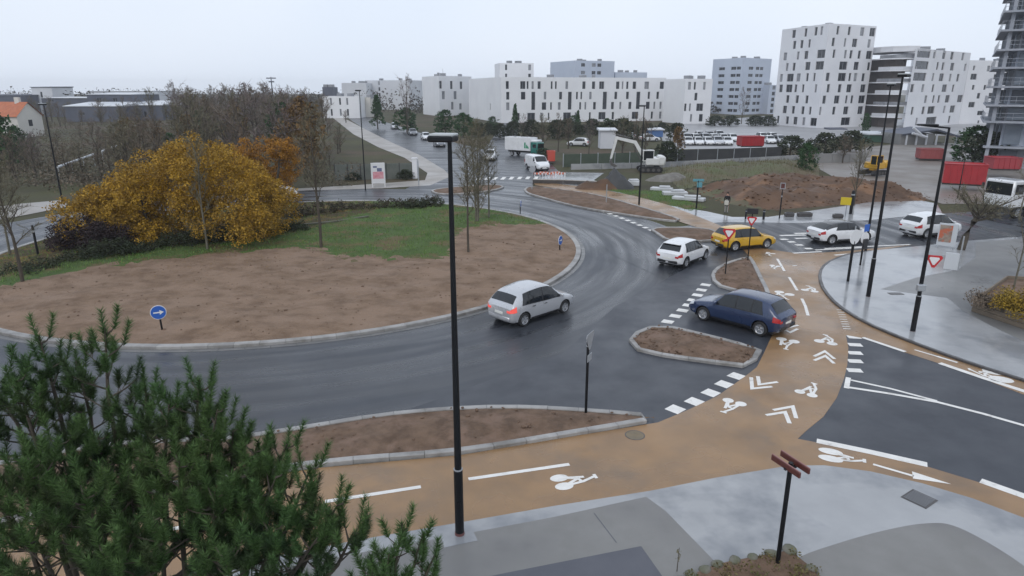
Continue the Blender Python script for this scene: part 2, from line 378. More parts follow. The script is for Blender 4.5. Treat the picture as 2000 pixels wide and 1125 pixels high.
mb.add([(a.x-.012,a.y,.0305),(a.x+.012,a.y,.0305),(b.x+.012,b.y,.0305),(b.x-.012,b.y,.0305)], [(0,1,2,3)]); mb.build('paving_joint', M_dark, kind='structure')
# ------------------------------------------------------------------ central island
def fbm(x, y, s, o=4): return noise.fractal(Vector((x*s, y*s, 3.7)), 1.0, 2.0, o)
grass_px = [(-60,590),(100,545),(170,530),(300,514),(400,503),(520,497),(610,490),(650,506),(760,512),(872,508),(885,470),(905,452),(1000,445),(1075,438),(1050,424),(960,408),(700,380),(300,400),(-60,430)]
grassP = [tuple(G(*p)[:2]) for p in grass_px]
litterP = [tuple(G(*p)[:2]) for p in [(-200,560),(60,530),(165,512),(300,495),(420,479),(520,465),(600,456),(680,430),(740,415),(700,370),(300,380),(-300,400)]]
M_litter = mat('leaf_litter', (.085,.06,.032), (.06,.05,.028), 1.5, rough=(.8,.95), bump=.04, bscale=8, c3=(.15,.095,.03), c3scale=.8, spec=.2)
isl = circ(RR-.28, 110)
def isl_h(x, y):
    d = RR-.28-hypot(x-RC.x, y-RC.y); k = min(1, max(0, d)/3)
    h = .10+.16*k*k*(3-2*k)
    h += k*(.12*fbm(x, y, .35)+.06*fbm(x, y, 1.3, 6))
    return h
earth('central_island', isl, .42, isl_h, [M_soil, M_turf, M_litter], mpick=lambda x, y: (2 if in_poly(x, y, litterP) else 1) if in_poly(x+.5*fbm(x, y, .5), y+1.3*fbm(x+40, y, .8, 6), grassP) else 0, kind='structure')
mb = MB(); ribbon(mb, circ(RR-.15, 120), .32, -.02, .135, 1.0, closed=True); mb.build('island_kerb', M_kerb, kind='structure')
mb = MB(); ribbon(mb, circ(RR+.16, 120), .26, -.02, .02, 1.0, closed=True); mb.build('island_gutter', mat('gutter_stone', (.17,.165,.16), (.12,.12,.118), 1.5, rough=(.3,.5)), kind='structure')
# ------------------------------------------------------------------ splitter islands
def splitter(px, name='splitter_island', kw=.22, mound=.12, seed=0):
    pts = [Vector(G(*p)[:2]) for p in px]
    pts = smooth_line(pts, 4, closed=True)
    if sum(pts[i].cross(pts[(i+1) % len(pts)]) for i in range(len(pts))) < 0: pts = pts[::-1]
    mid = offset(pts, kw/2)
    mb = MB(); ribbon(mb, mid, kw, -.02, .13, 1.0, closed=True)
    k = mb.build('splitter_kerb', M_kerb, kind='structure')
    inner = offset(pts, kw-.02)
    dens = sharpen(inner, .15)
    def hf(x, y):
        d = min((Vector((x, y))-q).length for q in dens); kk = min(1, d/.8)
        return .085+mound*kk+kk*.07*fbm(x+seed, y, 1.3)+kk*.035*fbm(x, y+seed, 3.5)
    earth(name, inner, .3, hf, M_bed, edge=.4, kind='structure')
    return inner
def corners(px, r=3):         # repeat corner points so the smoothed outline keeps them fairly tight
    return px
SP = []
SP.append(splitter([(-500,985),(-150,935),(200,872),(440,858),(600,836),(750,812),(900,799),(1020,797),(1140,803),(1250,812),(1282,817),(1287,823),(1240,832),(1100,856),(898,888),(620,913),(300,962),(-200,1060)], seed=3))
SP.append(splitter([(1228,664),(1240,653),(1262,643),(1285,639),(1310,641),(1380,657),(1450,675),(1487,684),(1484,694),(1474,714),(1464,720),(1440,718),(1360,708),(1270,694),(1236,682)], seed=9))
SP.append(splitter([(1389,538),(1398,526),(1420,515),(1450,506),(1464,503),(1474,515),(1490,547),(1504,577),(1490,581),(1450,574),(1405,562),(1391,551)], seed=17))
SP.append(splitter([(1271,449),(1300,446),(1360,447),(1395,452),(1412,462),(1408,470),(1380,473),(1320,474),(1300,470),(1283,459)], seed=23))
SP.append(splitter([(1024,371),(1040,366),(1100,372),(1170,383),(1240,402),(1300,420),(1328,430),(1325,434),(1290,431),(1200,418),(1120,404),(1060,388),(1030,379)], seed=31, mound=.2))
SP.append(splitter([(845,372),(900,366),(960,362),(985,366),(960,374),(900,380),(855,380)], seed=37))
# ------------------------------------------------------------------ painted markings (parts of the lane or road they lie on)
ZL, ZR = .0225, .0165
def strip(name, px, wd, z, parent, closed=False):
    P = [Vector(G(*p)[:2]) for p in px]; mb = MB(); n = len(P); L = []; R = []
    for i in range(n):
        a = (P[i]-P[i-1]).normalized() if i > 0 else (P[1]-P[0]).normalized()
        b = (P[i+1]-P[i]).normalized() if i < n-1 else a
        t = Vector((-(a+b).y, (a+b).x)).normalized(); k = wd/2/max(.4, t.dot(Vector((-a.y, a.x))))
        L.append(P[i]+t*k); R.append(P[i]-t*k)
    mb.add([(p.x, p.y, z) for p in L]+[(p.x, p.y, z) for p in R], [(n+i, n+i+1, i+1, i) for i in range(n-1)])
    return mb.build(name, M_paint, parent)
def patch_px(name, px, z, parent): return sheet(name, [tuple(G(*p)[:2]) for p in px], z, M_paint, parent=parent)
def square(name, px, d, a, b, z, parent):     # painted block, length a along direction d, width b
    c = Vector(G(*px)[:2]); d = Vector(d).normalized(); n = Vector((-d.y, d.x)); mb = MB()
    mb.add([(*(c+d*sx*a/2+n*sy*b/2), z) for sx, sy in ((-1,-1),(1,-1),(1,1),(-1,1))], [(0,1,2,3)])
    return mb.build(name, M_paint, parent)
for p in [[(250,1052),(400,1022)],[(635,981),(822,952)],[(915,937),(1112,908)],[(1518,506),(1532,530)],[(1541,542),(1548,553),(1557,568)],[(1566,584),(1573,599),(1578,617)]]:
    strip('lane_line', p, .14, ZL, LANE)
for p in [[(1548,520),(1556,519)],[(1532,468),(1540,468)]]: strip('lane_line', p, .1, ZL, LANE)
strip('edge_line', [(1685,660),(1768,688)], .2, ZL, LANE)
strip('edge_line', [(1835,710),(1920,739),(2000,765),(2200,832)], .25, ZL, LANE)
strip('edge_line', [(1595,862),(1700,884),(1811,909)], .28, ZL, LANE)
strip('edge_line', [(1915,940),(2050,988),(2200,1044)], .28, ZL, LANE)
strip('arrow_shaft', [(1705,908),(1784,931)], .10, ZL, LANE); patch_px('arrow_head', [(1781,922),(1858,947),(1783,936)], ZL, LANE)
strip('arrow_shaft', [(1786,684),(1830,697)], .09, ZL, LANE); strip('arrow_shaft', [(1830,697),(1870,709)], .14, ZL, LANE)
strip('priority_line', [(1657,738),(1655,748),(1653,759)], .17, ZR, SEROAD)
strip('priority_line', [(1662,743),(1740,760),(1830,784)], .13, ZR, SEROAD)
strip('priority_line', [(1655,757),(1740,770),(1830,786),(1920,809),(2000,832),(2200,892)], .16, ZR+.003, SEROAD)
for x, y in [(1668,659),(1670,674),(1670,690),(1670,706),(1669,724)]: square('give_way_block', (x, y), (1, -.14), .52, .36, ZR, SEROAD)
for i in range(9):
    t = i/8; square('ladder_bar', (1641+13*t, 606+37*t), (1, -.1), .32, .07, ZL, LANE)
g1 = [(1304,629),(1319,618),(1333,607),(1344,597),(1353,587),(1362,577),(1370,567),(1378,557)]
d1 = G(1378,557)-G(1304,629)
for p in g1: square('give_way_block', p, d1[:2], .46, .5, .0205, ROAD)
g2 = [(1319,800),(1356,785),(1388,768),(1414,751),(1438,735)]; d2 = G(1438,735)-G(1319,800)
for p in g2: square('give_way_block', p, d2[:2], .5, .5, ZR, SEROAD)
for i in range(9):
    t = i/8; square('give_way_block', (1180+92*t, 414+32*t+4*t*t), (G(1272,449)-G(1180,414))[:2], .5, .4, .0205, ROAD)
for x, y, a, b in [(1531,468,.5,.4),(1546,473,.5,.4),(1561,479,.5,.4),(1579,486,.5,.4),(1565,466,.9,.35),(1548,460,1.9,.35),(1576,456,1.9,.35)]:
    square('give_way_block', (x, y), (1, .1), a, b, .0205, ROAD)
for p in [[(1549,495),(1605,492)],[(1592,489),(1690,484)],[(1630,499),(1698,493)],[(1646,503),(1688,499)],[(1610,486),(1778,478)]]: strip('crossing_line', p, .22, ZL, LANE)
patch_px('give_way_triangle', [(1738,488),(1765,487),(1752,494)], ZL, LANE)
for i in range(8): square('zebra_bar', (935+i*16, 349.5-(.3*i)), (.12, 1), 2.4, .45, .0205, ROAD)
strip('edge_line', [(-40,512),(10,496),(60,478)], .25, .0205, ROAD)
def chevron(p1, p2, p3, wd=.13): return strip('chevron', [p1, p2, p3], wd, ZL, LANE)
for c in [((1467,738),(1469,760),(1508,756)),((1480,736),(1483,752),(1519,747)),((1510,802),(1548,795),(1555,818)),((1496,812),(1533,806),(1542,828)),
          ((1590,697),(1611,687),(1630,702)),((1590,705),(1612,696),(1629,711)),((1559,636),(1537,641),(1534,633)),((1558,643),(1543,650),(1535,646))]: chevron(*c)
def bike(a, b, tip, wr=None, elong=1.0):      # painted bicycle: wheel centres a, b and handlebar tip, in pixels
    A, B, T = (Vector(G(*p)[:2]) for p in (a, b, tip)); mb = MB(); e = (B-A); r = e.length*.42 if wr is None else wr
    e.normalize(); n = Vector((-e.y, e.x)); mid = (A+B)/2
    if (T-mid).dot(n) < 0: n = -n
    H = (T-mid).dot(n)
    def disc(c):
        ri = .0; k = 18; vs = [(*(c+e*r*cos(2*pi*i/k)+n*r*elong*sin(2*pi*i/k)), ZL) for i in range(k)]
        mb.add(vs, [tuple(range(k)) if e.cross(n) > 0 else tuple(range(k))[::-1]])
    disc(A); disc(B)
    lane_ = [(A, mid+n*H*.5-e*.05), (mid+n*H*.5-e*.05, B), (mid+n*H*.5-e*.05, mid+n*H*.55+e*r*.8), (B, mid+n*H*.62+e*r*.7), (mid+n*H*.6+e*r*.7, T), (T-e*.09, T+e*.12), (A, mid+n*H*.62-e*r*.5), (mid+n*H*.64-e*r*.75, mid+n*H*.64-e*r*.2)]
    for i, (p, q) in enumerate(lane_):
        d = (q-p)
        if d.length < .03: continue
        t = Vector((-d.y, d.x)).normalized()*.045; z = ZL+.0006*(i+1)
        vs = [(*(p+t), z), (*(p-t), z), (*(q-t), z), (*(q+t), z)]
        mb.add(vs, [(0, 1, 2, 3)])
    o = mb.build('bicycle_symbol', M_paint, LANE)
    return o
bike((1092,935),(1102,951),(1162,931), elong=1.5)
bike((1422,783),(1447,790),(1412,806))
bike((1562,766),(1586,773),(1589,750))
bike((1526,663),(1551,668),(1534,683))
bike((1600,667),(1625,672),(1611,655))
bike((1522,571),(1542,576),(1537,585))
bike((1572,567),(1591,570),(1577,559))
bike((1508,519),(1521,521),(1512,526))
bike((1622,883),(1622,897),(1688,901), elong=1.8)
bike((1942,727),(1955,742),(1893,722), elong=1.3)
bike((1500,494),(1510,496),(1504,500))
# ================================================================== vehicles
M_tyre = mat('tyre_rubber', (.018,.018,.019), rough=(.7,.7), coord='object')
M_rim = mat('alloy_rim', (.45,.46,.48), rough=(.3,.3), metallic=.8, coord='object')
M_glass = mat('car_glass', (.012,.015,.018), rough=(.06,.06), spec=.6, coord='object')
M_black = mat('black_plastic', (.016,.016,.018), rough=(.45,.45), coord='object')
M_lamp = mat('lamp_lens', (.62,.65,.68), rough=(.1,.1), spec=.7, coord='object')
M_red = mat('red_lens', (.42,.012,.012), rough=(.12,.12), spec=.7, coord='object')
M_brake = mat('lit_brake_lamp', (.75,.10,.08), rough=(.2,.2), emit=.35, coord='object')
M_plate = mat('plate_white', (.72,.72,.68), rough=(.4,.4), coord='object')
def paint(name, c, metallic=0.0): return mat(name, c, tuple(q*.93 for q in c), 1.5, rough=(.25,.32), metallic=metallic, coat=.9, coord='object')
P_white = paint('white_car_paint', (.76,.77,.78)); P_silver = paint('silver_car_paint', (.52,.53,.55), .35)
P_blue = paint('dark_blue_car_paint', (.016,.034,.092), .2); P_yellow = paint('golden_yellow_car_paint', (.62,.36,.012))
P_grey = paint('grey_car_paint', (.16,.17,.19), .3); P_red = paint('red_vehicle_paint', (.52,.022,.022)); P_teal = paint('teal_cab_paint', (.015,.16,.13))
P_black = paint('black_car_paint', (.012,.012,.014))
PROF = {  # f (0 rear .. 1 front): z top, z belt, half width top, half width belt (of W/2), z low - heights as fractions of H
 'hatch': [(0,.585,.55,.68,.80,.24),(.012,.625,.575,.76,.89,.19),(.04,.685,.59,.77,.955,.16),(.125,.925,.605,.70,.99,.13),(.20,.975,.605,.70,1,.125),(.38,1,.60,.71,1,.125),(.50,.99,.595,.71,1,.125),(.57,.955,.59,.70,1,.125),(.735,.635,.575,.80,1,.125),(.78,.605,.565,.80,.99,.125),(.90,.54,.505,.76,.955,.13),(.96,.47,.44,.68,.87,.14),(.988,.40,.375,.6,.78,.16),(1,.33,.32,.5,.70,.2)],
 'mpv': [(0,.56,.53,.70,.80,.22),(.012,.60,.555,.78,.89,.17),(.035,.665,.575,.80,.955,.14),(.115,.875,.60,.72,.985,.12),(.18,.935,.60,.725,1,.115),(.30,.98,.59,.735,1,.115),(.44,1,.575,.74,1,.115),(.54,.985,.565,.74,1,.115),(.60,.94,.565,.73,1,.115),(.80,.60,.55,.81,.99,.12),(.84,.575,.535,.80,.985,.12),(.93,.50,.465,.74,.93,.13),(.97,.44,.41,.66,.85,.14),(.99,.375,.355,.6,.77,.16),(1,.31,.30,.5,.7,.2)],
 'coupe': [(0,.60,.575,.70,.82,.25),(.012,.635,.60,.78,.90,.19),(.05,.69,.63,.80,.96,.15),(.20,.90,.65,.68,1,.13),(.30,.975,.65,.68,1,.13),(.42,1,.645,.69,1,.13),(.52,.985,.64,.69,1,.13),(.57,.955,.635,.685,1,.13),(.73,.675,.62,.80,1,.13),(.78,.645,.605,.80,.99,.13),(.90,.58,.545,.76,.955,.135),(.96,.51,.475,.68,.87,.15),(.988,.43,.40,.6,.78,.17),(1,.36,.34,.5,.70,.21)],
 'van': [(0,.90,.56,.80,.93,.2),(.006,.93,.56,.84,.95,.16),(.02,.97,.56,.86,.985,.13),(.12,1,.56,.87,1,.12),(.45,1,.56,.87,1,.12),(.60,.985,.56,.86,1,.12),(.66,.955,.56,.85,1,.12),(.83,.60,.54,.84,.99,.12),(.86,.575,.53,.82,.985,.12),(.94,.50,.47,.76,.94,.13),(.98,.43,.40,.68,.86,.15),(1,.33,.31,.56,.76,.2)],
}
def pchip(xs, ys, x):
    n = len(xs)
    if x <= xs[0]: return ys[0]
    if x >= xs[-1]: return ys[-1]
    h = [xs[i+1]-xs[i] for i in range(n-1)]; d = [(ys[i+1]-ys[i])/h[i] for i in range(n-1)]
    def sl(i):
        if i == 0: return d[0]
        if i == n-1: return d[-1]
        return 0 if d[i-1]*d[i] <= 0 else 2*d[i-1]*d[i]/(d[i-1]+d[i])
    i = max(j for j in range(n-1) if xs[j] <= x); t = (x-xs[i])/h[i]
    a, b = sl(i)*h[i], sl(i+1)*h[i]
    return ys[i]*(2*t**3-3*t*t+1)+a*(t**3-2*t*t+t)+ys[i+1]*(-2*t**3+3*t*t)+b*(t**3-t*t)
class Shell:
    def __init__(s, prof, L, W, H):
        s.L, s.W, s.H = L, W, H; s.k = PROF[prof]; s.xs = [r[0] for r in s.k]
    def ring(s, f):
        zt, zb, wt, wb, zl = [pchip(s.xs, [r[j] for r in s.k], f) for j in range(1, 6)]
        H, w = s.H, s.W/2; zt *= H; zb *= H; zl *= H; wt *= w; wb *= w
        return [(0, zl), (.80*wb, zl), (.955*wb, zl+.05*H), (.99*wb, zl+.32*(zb-zl)), (1.0*wb, zl+.70*(zb-zl)), (.965*wb, zb),
                (.52*(.965*wb+wt)+.012*w, .5*(zb+zt)), (wt+.02*w, zt-.10*(zt-zb)-.004), (wt*.90, zt-.025*(zt-zb)-.002), (wt*.5, zt+.004*H), (0, zt+.008*H)]
    def pt(s, f, t):
        sg = 1
        if t > 10: t = 20-t; sg = -1
        R = s.ring(f); i = min(int(t), 9); u = t-i
        y = R[i][0]+(R[i+1][0]-R[i][0])*u; z = R[i][1]+(R[i+1][1]-R[i][1])*u
        bow = 1-abs(y)/(s.W/2)                                   # ends bow outwards in plan
        x = -s.L/2+s.L*f + (.07*s.L*.5*bow*max(0, (f-.86)/.14)) - (.03*s.L*.5*bow*max(0, (.08-f)/.08))
        return Vector((x, y*sg, z))
    def nrm(s, f, t):
        e = .01; a = s.pt(min(f+e, 1), t)-s.pt(max(f-e, 0), t); b = s.pt(f, min(t+.05, 20))-s.pt(f, max(t-.05, 0))
        n = b.cross(a)
        return -n.normalized() if n.length > 0 else Vector((0, 0, 1))
    def patch(s, mb, f0, f1, t0, t1, nf=5, nt_=4, off=.006, f0b=None, f1b=None):
        f0b = f0 if f0b is None else f0b; f1b = f1 if f1b is None else f1b; o = len(mb.v)
        for i in range(nf+1):
            for j in range(nt_+1):
                v = j/nt_; fa = f0+(f0b-f0)*v; fb = f1+(f1b-f1)*v; f = fa+(fb-fa)*i/nf; t = t0+(t1-t0)*v
                p = s.pt(f, t); n = s.nrm(f, t)
                c = Vector((0, 0, s.H*.45)); 
                if n.dot(p-Vector((p.x, 0, s.H*.45))) < 0: n = -n
                q = p+n*off; mb.v.append(tuple(q))
        for i in range(nf):
            for j in range(nt_):
                mb.f.append((o+i*(nt_+1)+j, o+(i+1)*(nt_+1)+j, o+(i+1)*(nt_+1)+j+1, o+i*(nt_+1)+j+1)); mb.m.append(0)
        return mb
def wheel_meshes(r, w, spokes=5):
    t = MB(); t.lathe([(r*.66, -w/2), (r*.9, -w/2), (r, -w*.32), (r, w*.32), (r*.9, w/2), (r*.66, w/2), (r*.62, w*.2)], 22)
    d = MB(); d.lathe([(r*.02, w*.30), (r*.16, w*.34), (r*.20, w*.28), (r*.21, w*.14), (r*.60, w*.14), (r*.62, w*.44), (r*.67, w*.50)], 20)
    for i in range(spokes):
        a = 2*pi*i/spokes; M = Matrix.Rotation(a, 4, 'Y')
        d.rbox((0, w*.30, r*.40), (r*.17, w*.22, r*.5), .01, M=M)
    return t, d
def make_car(name, label, cat, prof, L, W, H, body, wb, wr=.31, roofmat=None, brake=False, rear_lights=True, simple=False, group=None, winf=None, panelvan=False, spoiler=False):
    root = thing(name, label, cat, group=group); S = Shell(prof, L, W, H)
    fr = 1-(.5-wb/2/L)*1.0; axf = .5+wb/2/L-.01; axr = .5-wb/2/L-.01
    fs = sorted(set([r[0] for r in S.k]+[i/26 for i in range(27)])); fs = [f for i, f in enumerate(fs) if i == 0 or f-fs[i-1] > .004 or f in (0, 1)]
    mb = MB(); n = 20
    for f in fs:
        for j in range(n): mb.v.append(tuple(S.pt(f, j)))
    for i in range(len(fs)-1):
        for j in range(n):
            q = (j+1) % n; mb.f.append((i*n+j, (i+1)*n+j, (i+1)*n+q, i*n+q)[::-1]); mb.m.append(1 if (roofmat and 6 <= j <= 13 and fs[i] > .05 and fs[i+1] < .76) else 0)
    mb.f.append(tuple(range(n))); mb.m.append(0); mb.f.append(tuple((len(fs)-1)*n+j for j in range(n))[::-1]); mb.m.append(0)
    bo = mb.build('body', [body, roofmat or body, M_black])
    bm = bmesh.new(); bm.from_mesh(bo.data); bmesh.ops.recalc_face_normals(bm, faces=bm.faces); bm.to_mesh(bo.data); bm.free()
    cut = MB()
    for f in (axf, axr):
        for sg in (-1, 1): cut.cyl((-L/2+L*f, sg*(W/2-.02), wr*1.02), wr*1.2, .5, 22, 'Y', 0)
    co = cut.build('cutter', [M_black])
    bm = bmesh.new(); bm.from_mesh(co.data); bmesh.ops.recalc_face_normals(bm, faces=bm.faces); bm.to_mesh(co.data); bm.free()
    md = bo.modifiers.new('b', 'BOOLEAN'); md.object = co; md.operation = 'DIFFERENCE'; md.solver = 'EXACT'; md.material_mode = 'TRANSFER'
    bpy.context.view_layer.update()
    me = bpy.data.meshes.new_from_object(bo.evaluated_get(bpy.context.evaluated_depsgraph_get()))
    old = bo.data; bo.modifiers.clear(); bo.data = me; bpy.data.meshes.remove(old); bpy.data.objects.remove(co)
    me.polygons.foreach_set('use_smooth', [True]*len(me.polygons)); me.set_sharp_from_angle(angle=radians(38)); bo.parent = root
    hp = prof
    wsf = {'hatch': (.585,.725), 'mpv': (.61,.79), 'coupe': (.585,.72), 'van': (.665,.82)}[hp]
    rwf = {'hatch': (.042,.12), 'mpv': (.04,.11), 'coupe': (.055,.19), 'van': (.004,.018)}[hp]
    def part(nm, m, fn, par=root, sm=40):
        q = MB(); fn(q); return q.build(nm, m, par, smooth=sm)
    part('windscreen', M_glass, lambda q: S.patch(q, wsf[0], wsf[1], 7.55, 12.45, 5, 10, .008))
    if prof != 'van': part('rear_window', M_glass, lambda q: S.patch(q, rwf[0], rwf[1], 7.5, 12.5, 5, 10, .008))
    wins = {'hatch': [(.165,.275,.205,.275),(.29,.445,.29,.445),(.46,.70,.46,.60)], 'mpv': [(.145,.235,.185,.235),(.25,.445,.25,.445),(.46,.765,.46,.625)],
            'coupe': [(.24,.44,.30,.44),(.455,.69,.455,.60)], 'van': [(.64,.80,.64,.69)]}[prof]
    for sg in (0, 1):
        t0, t1 = (5.02, 7.02) if not sg else (14.98, 12.98)
        part('window_trim', M_black, lambda q: S.patch(q, wins[0][0]-.006, wins[-1][1]+.006, t0, t1, 14, 4, .0035, wins[0][2]-.004, wins[-1][3]+.006))
        for a, b, a2, b2 in wins:
            t0, t1 = (5.12, 6.92) if not sg else (14.88, 13.08)
            part('side_window', M_glass, lambda q: S.patch(q, a, b, t0, t1, 6, 4, .007, a2, b2))
    if not simple:
        for sg in (0, 1):
            drs = {'coupe': [(.40,.66)], 'van': [(.62,.80)]}.get(prof, [(axr+wr*1.25/L+.012,.45),(.457,axf-wr*1.25/L-.012)])
            for a, b in drs:
                t0, t1 = (2.6, 4.96) if not sg else (17.4, 15.04)
                d = part('door', body, lambda q: S.patch(q, a, b, t0, t1, 6, 5, .006))
                hb = MB(); p = S.pt(a+.03, 4.55 if not sg else 15.45); hb.rbox((p.x, p.y+(.02 if not sg else -.02), p.z), (.17, .035, .03), .008); hb.build('handle', body if body is not P_silver else M_black, d)
            p = S.pt(wsf[1]-.06, 5.2 if not sg else 14.8); q = MB(); sy = 1 if not sg else -1
            q.rbox((p.x, p.y+sy*.09, p.z+.07), (.11, .19, .13), .03); q.build('mirror', body, root, smooth=40)
            part('sill', M_black, lambda q: S.patch(q, axr+wr*1.22/L+.006, axf-wr*1.22/L-.006, 1.7 if not sg else 18.3, 2.45 if not sg else 17.55, 6, 2, .007))
    for sg in (0, 1):
        part('headlight', M_lamp, lambda q: S.patch(q, .925, .985, 4.55 if not sg else 15.45, 7.2 if not sg else 12.8, 4, 4, .008))
        tl = M_brake if brake else M_red
        hi = prof in ('mpv', 'hatch')
        part('tail_light', tl, lambda q: S.patch(q, .0, .06, 4.1 if not sg else 15.9, 5.5 if not sg else 14.5, 4, 3, .01))
    q = MB(); q.rbox((0, 0, .175), (L*.86, W*.74, .13), .03); q.build('underbody_shade', M_black, root)  # black floor box, added to deepen the contact shadow beneath the car
    zr = .47*H
    for sy in (-1, 1):
        q = MB(); q.rbox((-L/2-.008, sy*W*.335, zr), (.05, W*.13, .12), .015)
        q.build('tail_light', M_brake if brake else M_red, root, smooth=40)
    q = MB(); q.rbox((-L/2-.005, 0, .27*H), (.10, W*.74, .16), .03); q.build('rear_bumper', M_black if not brake else body, root, smooth=40)
    q = MB(); q.rbox((L/2+.03, 0, .225*H), (.12, W*.62, .17), .03); q.build('front_grille', M_black, root, smooth=40)
    q = MB(); q.rbox((-L/2-.035, 0, .40*H), (.02, .50, .11), .004); q.build('number_plate', M_plate, root)
    q = MB(); q.rbox((L/2+.095, 0, .24*H), (.02, .50, .11), .004); q.build('number_plate', M_plate, root)
    if spoiler:
        p = S.pt(.13, 10); q = MB(); q.rbox((p.x-.05, 0, p.z-.0), (.30, W*.62, .045), .015); q.build('roof_spoiler', roofmat or body, root, smooth=40)
    t, d = wheel_meshes(wr, .2)
    tm = td = None
    for f in (axf, axr):
        for sg in (-1, 1):
            if tm is None:
                wo = t.build('wheel', M_tyre, root, smooth=40); ro = d.build('rim', M_rim, wo, smooth=30); tm, td = wo.data, ro.data
            else: wo = link('wheel', tm, root); ro = link('rim', td, wo)
            wo.location = (-L/2+L*f, sg*(W/2-.115), wr); wo.rotation_euler = (0, 0, 0 if sg > 0 else pi)
    return root
def pose(o, rear_px, front_px, W, wb_shift=0.0, z=.02):
    a, b = G(*rear_px), G(*front_px); d = (b-a).normalized(); n = Vector((-d.y, d.x, 0)); m = (a+b)/2
    if n.dot(m) < 0: n = -n
    o.location = m+n*(W/2-.1)+Vector((0, 0, z)); o.rotation_euler = (0, 0, atan2(d.y, d.x)); return o
c = make_car('silver_car', 'silver people carrier driving round the bare earth island, rear light glowing', 'car', 'mpv', 4.12, 1.80, 1.60, P_silver, 2.62, .315, brake=True)
pose(c, (1025,637), (1101,612), 1.80)
c = make_car('blue_car', 'dark blue hatchback waiting between the two earth islands at the cycle lane', 'car', 'hatch', 4.32, 1.80, 1.54, P_blue, 2.70, .32)
pose(c, (1481,656), (1372,626), 1.80)
WH = make_car('white_car', 'white hatchback with black tailgate glass leaving the roundabout behind the yellow car', 'car', 'hatch', 4.05, 1.74, 1.45, P_white, 2.50, .315, spoiler=True)
pose(WH, (1340,522), (1375,508), 1.74)
c = make_car('yellow_car', 'golden yellow hatchback crossing the ochre cycle lane', 'car', 'hatch', 4.05, 1.76, 1.46, P_yellow, 2.46, .32)
pose(c, (1438,491), (1494,486), 1.76)
c = make_car('white_coupe', 'low white car with a black roof on the road to the right', 'car', 'coupe', 4.40, 1.80, 1.44, P_white, 2.68, .33, roofmat=P_black)
pose(c, (1625,478), (1689,474), 1.8)
SUV = make_car('white_suv', 'tall white estate car seen from behind beyond the advertising panel', 'car', 'mpv', 4.3, 1.82, 1.66, P_white, 2.6, .34)
pose(SUV, (1809,466), (1861,461), 1.82)
VAN = make_car('white_van', 'small white delivery van coming towards the zebra crossing in front of the lorry', 'van', 'van', 4.4, 1.84, 1.86, P_white, 2.8, .32)
b_ = G(1056,334); a_ = G(1032,318); d_ = (b_-a_).normalized(); VAN.location = (b_.x-d_.x*1.4-.2, b_.y-d_.y*1.4, .02); VAN.rotation_euler = (0, 0, atan2(d_.y, d_.x)+.25)
# simple cars for the far kerb and the car park
FC = {'white': make_car('parked_car', 'white car parked on the far road nearest to the lamp head', 'car', 'hatch', 4.1, 1.75, 1.5, P_white, 2.5, .31, simple=True)}
FC['white'].location = (*G(831,276)[:2], .02)
FC['grey'] = make_car('parked_car', 'dark grey car parked behind the white one on the far road', 'car', 'hatch', 4.2, 1.76, 1.48, P_grey, 2.55, .31, simple=True)
FC['mpv'] = make_car('parked_car', 'pale van-like car furthest up the far road beside the dark bushes', 'car', 'mpv', 4.3, 1.8, 1.65, P_silver, 2.6, .31, simple=True)
nd = (G(800,297)-G(740,262)).normalized(); na = atan2(nd.y, nd.x)
for o, px in ((FC['white'], (832,273)), (FC['grey'], (806,264)), (FC['mpv'], (771,252))):
    o.location = (*G(*px)[:2], .02); o.rotation_euler = (0, 0, na)
index_kids()
dup(FC['grey'], (*G(858,286)[:2], .02), na, 1, 'dark car parked right below the flat lamp head on the far road')
dup(FC['white'], (*G(958,312)[:2], .02), na-.4, 1, 'white car half hidden by the bare saplings near the zebra crossing')
rnd = random.Random(4)
ROWS = [(283, [(1343,'white'),(1363,'white'),(1382,'white'),(1400,'mpv'),(1419,'white')]), (276, [(1340,'mpv'),(1358,'white'),(1376,'mpv'),(1394,'white'),(1412,'white'),(1430,'white')]), (270, [(1366,'white'),(1385,'grey'),(1404,'mpv')]), (280, [(1502,'white'),(1521,'mpv')]), (273, [(1488,'white'),(1508,'white')])]
NM = ['leftmost','second from left','third from left','fourth from left','fifth from left','rightmost']
for ri, (y, xs) in enumerate(ROWS):
    rown = ['front row behind the dark site fence','middle row of the far car park','back row of the far car park','front pair right of the bright red container','back pair right of the bright red container'][ri]
    for i, (x, kind) in enumerate(xs):
        nm = 'left' if len(xs) == 2 and i == 0 else 'right' if len(xs) == 2 else NM[i]
        colr = {'white':'white','mpv':'silver','grey':'dark grey'}[kind]
        dup(FC[kind], (*G(x, y)[:2], .01), -1.55+rnd.uniform(-.12,.12), 1.0, f'{colr} car, {nm} in the {rown}', 'cars in the far car park')
dup(FC['white'], (*G(1130,285)[:2], .0), 2.8, 1, 'white car behind the green mesh fence left of the excavator')
dup(FC['white'], (*G(1222,272)[:2], .0), 2.8, 1, 'white car under the trees above the excavator boom')
dup(FC['white'], (*G(1268,276)[:2], .0), 0.2, 1, 'white car under the trees to the right of the excavator boom')
dup(FC['mpv'], (*G(533,399)[:2], .02), pi+.1, 1, 'pale van passing behind the yellow autumn tree')
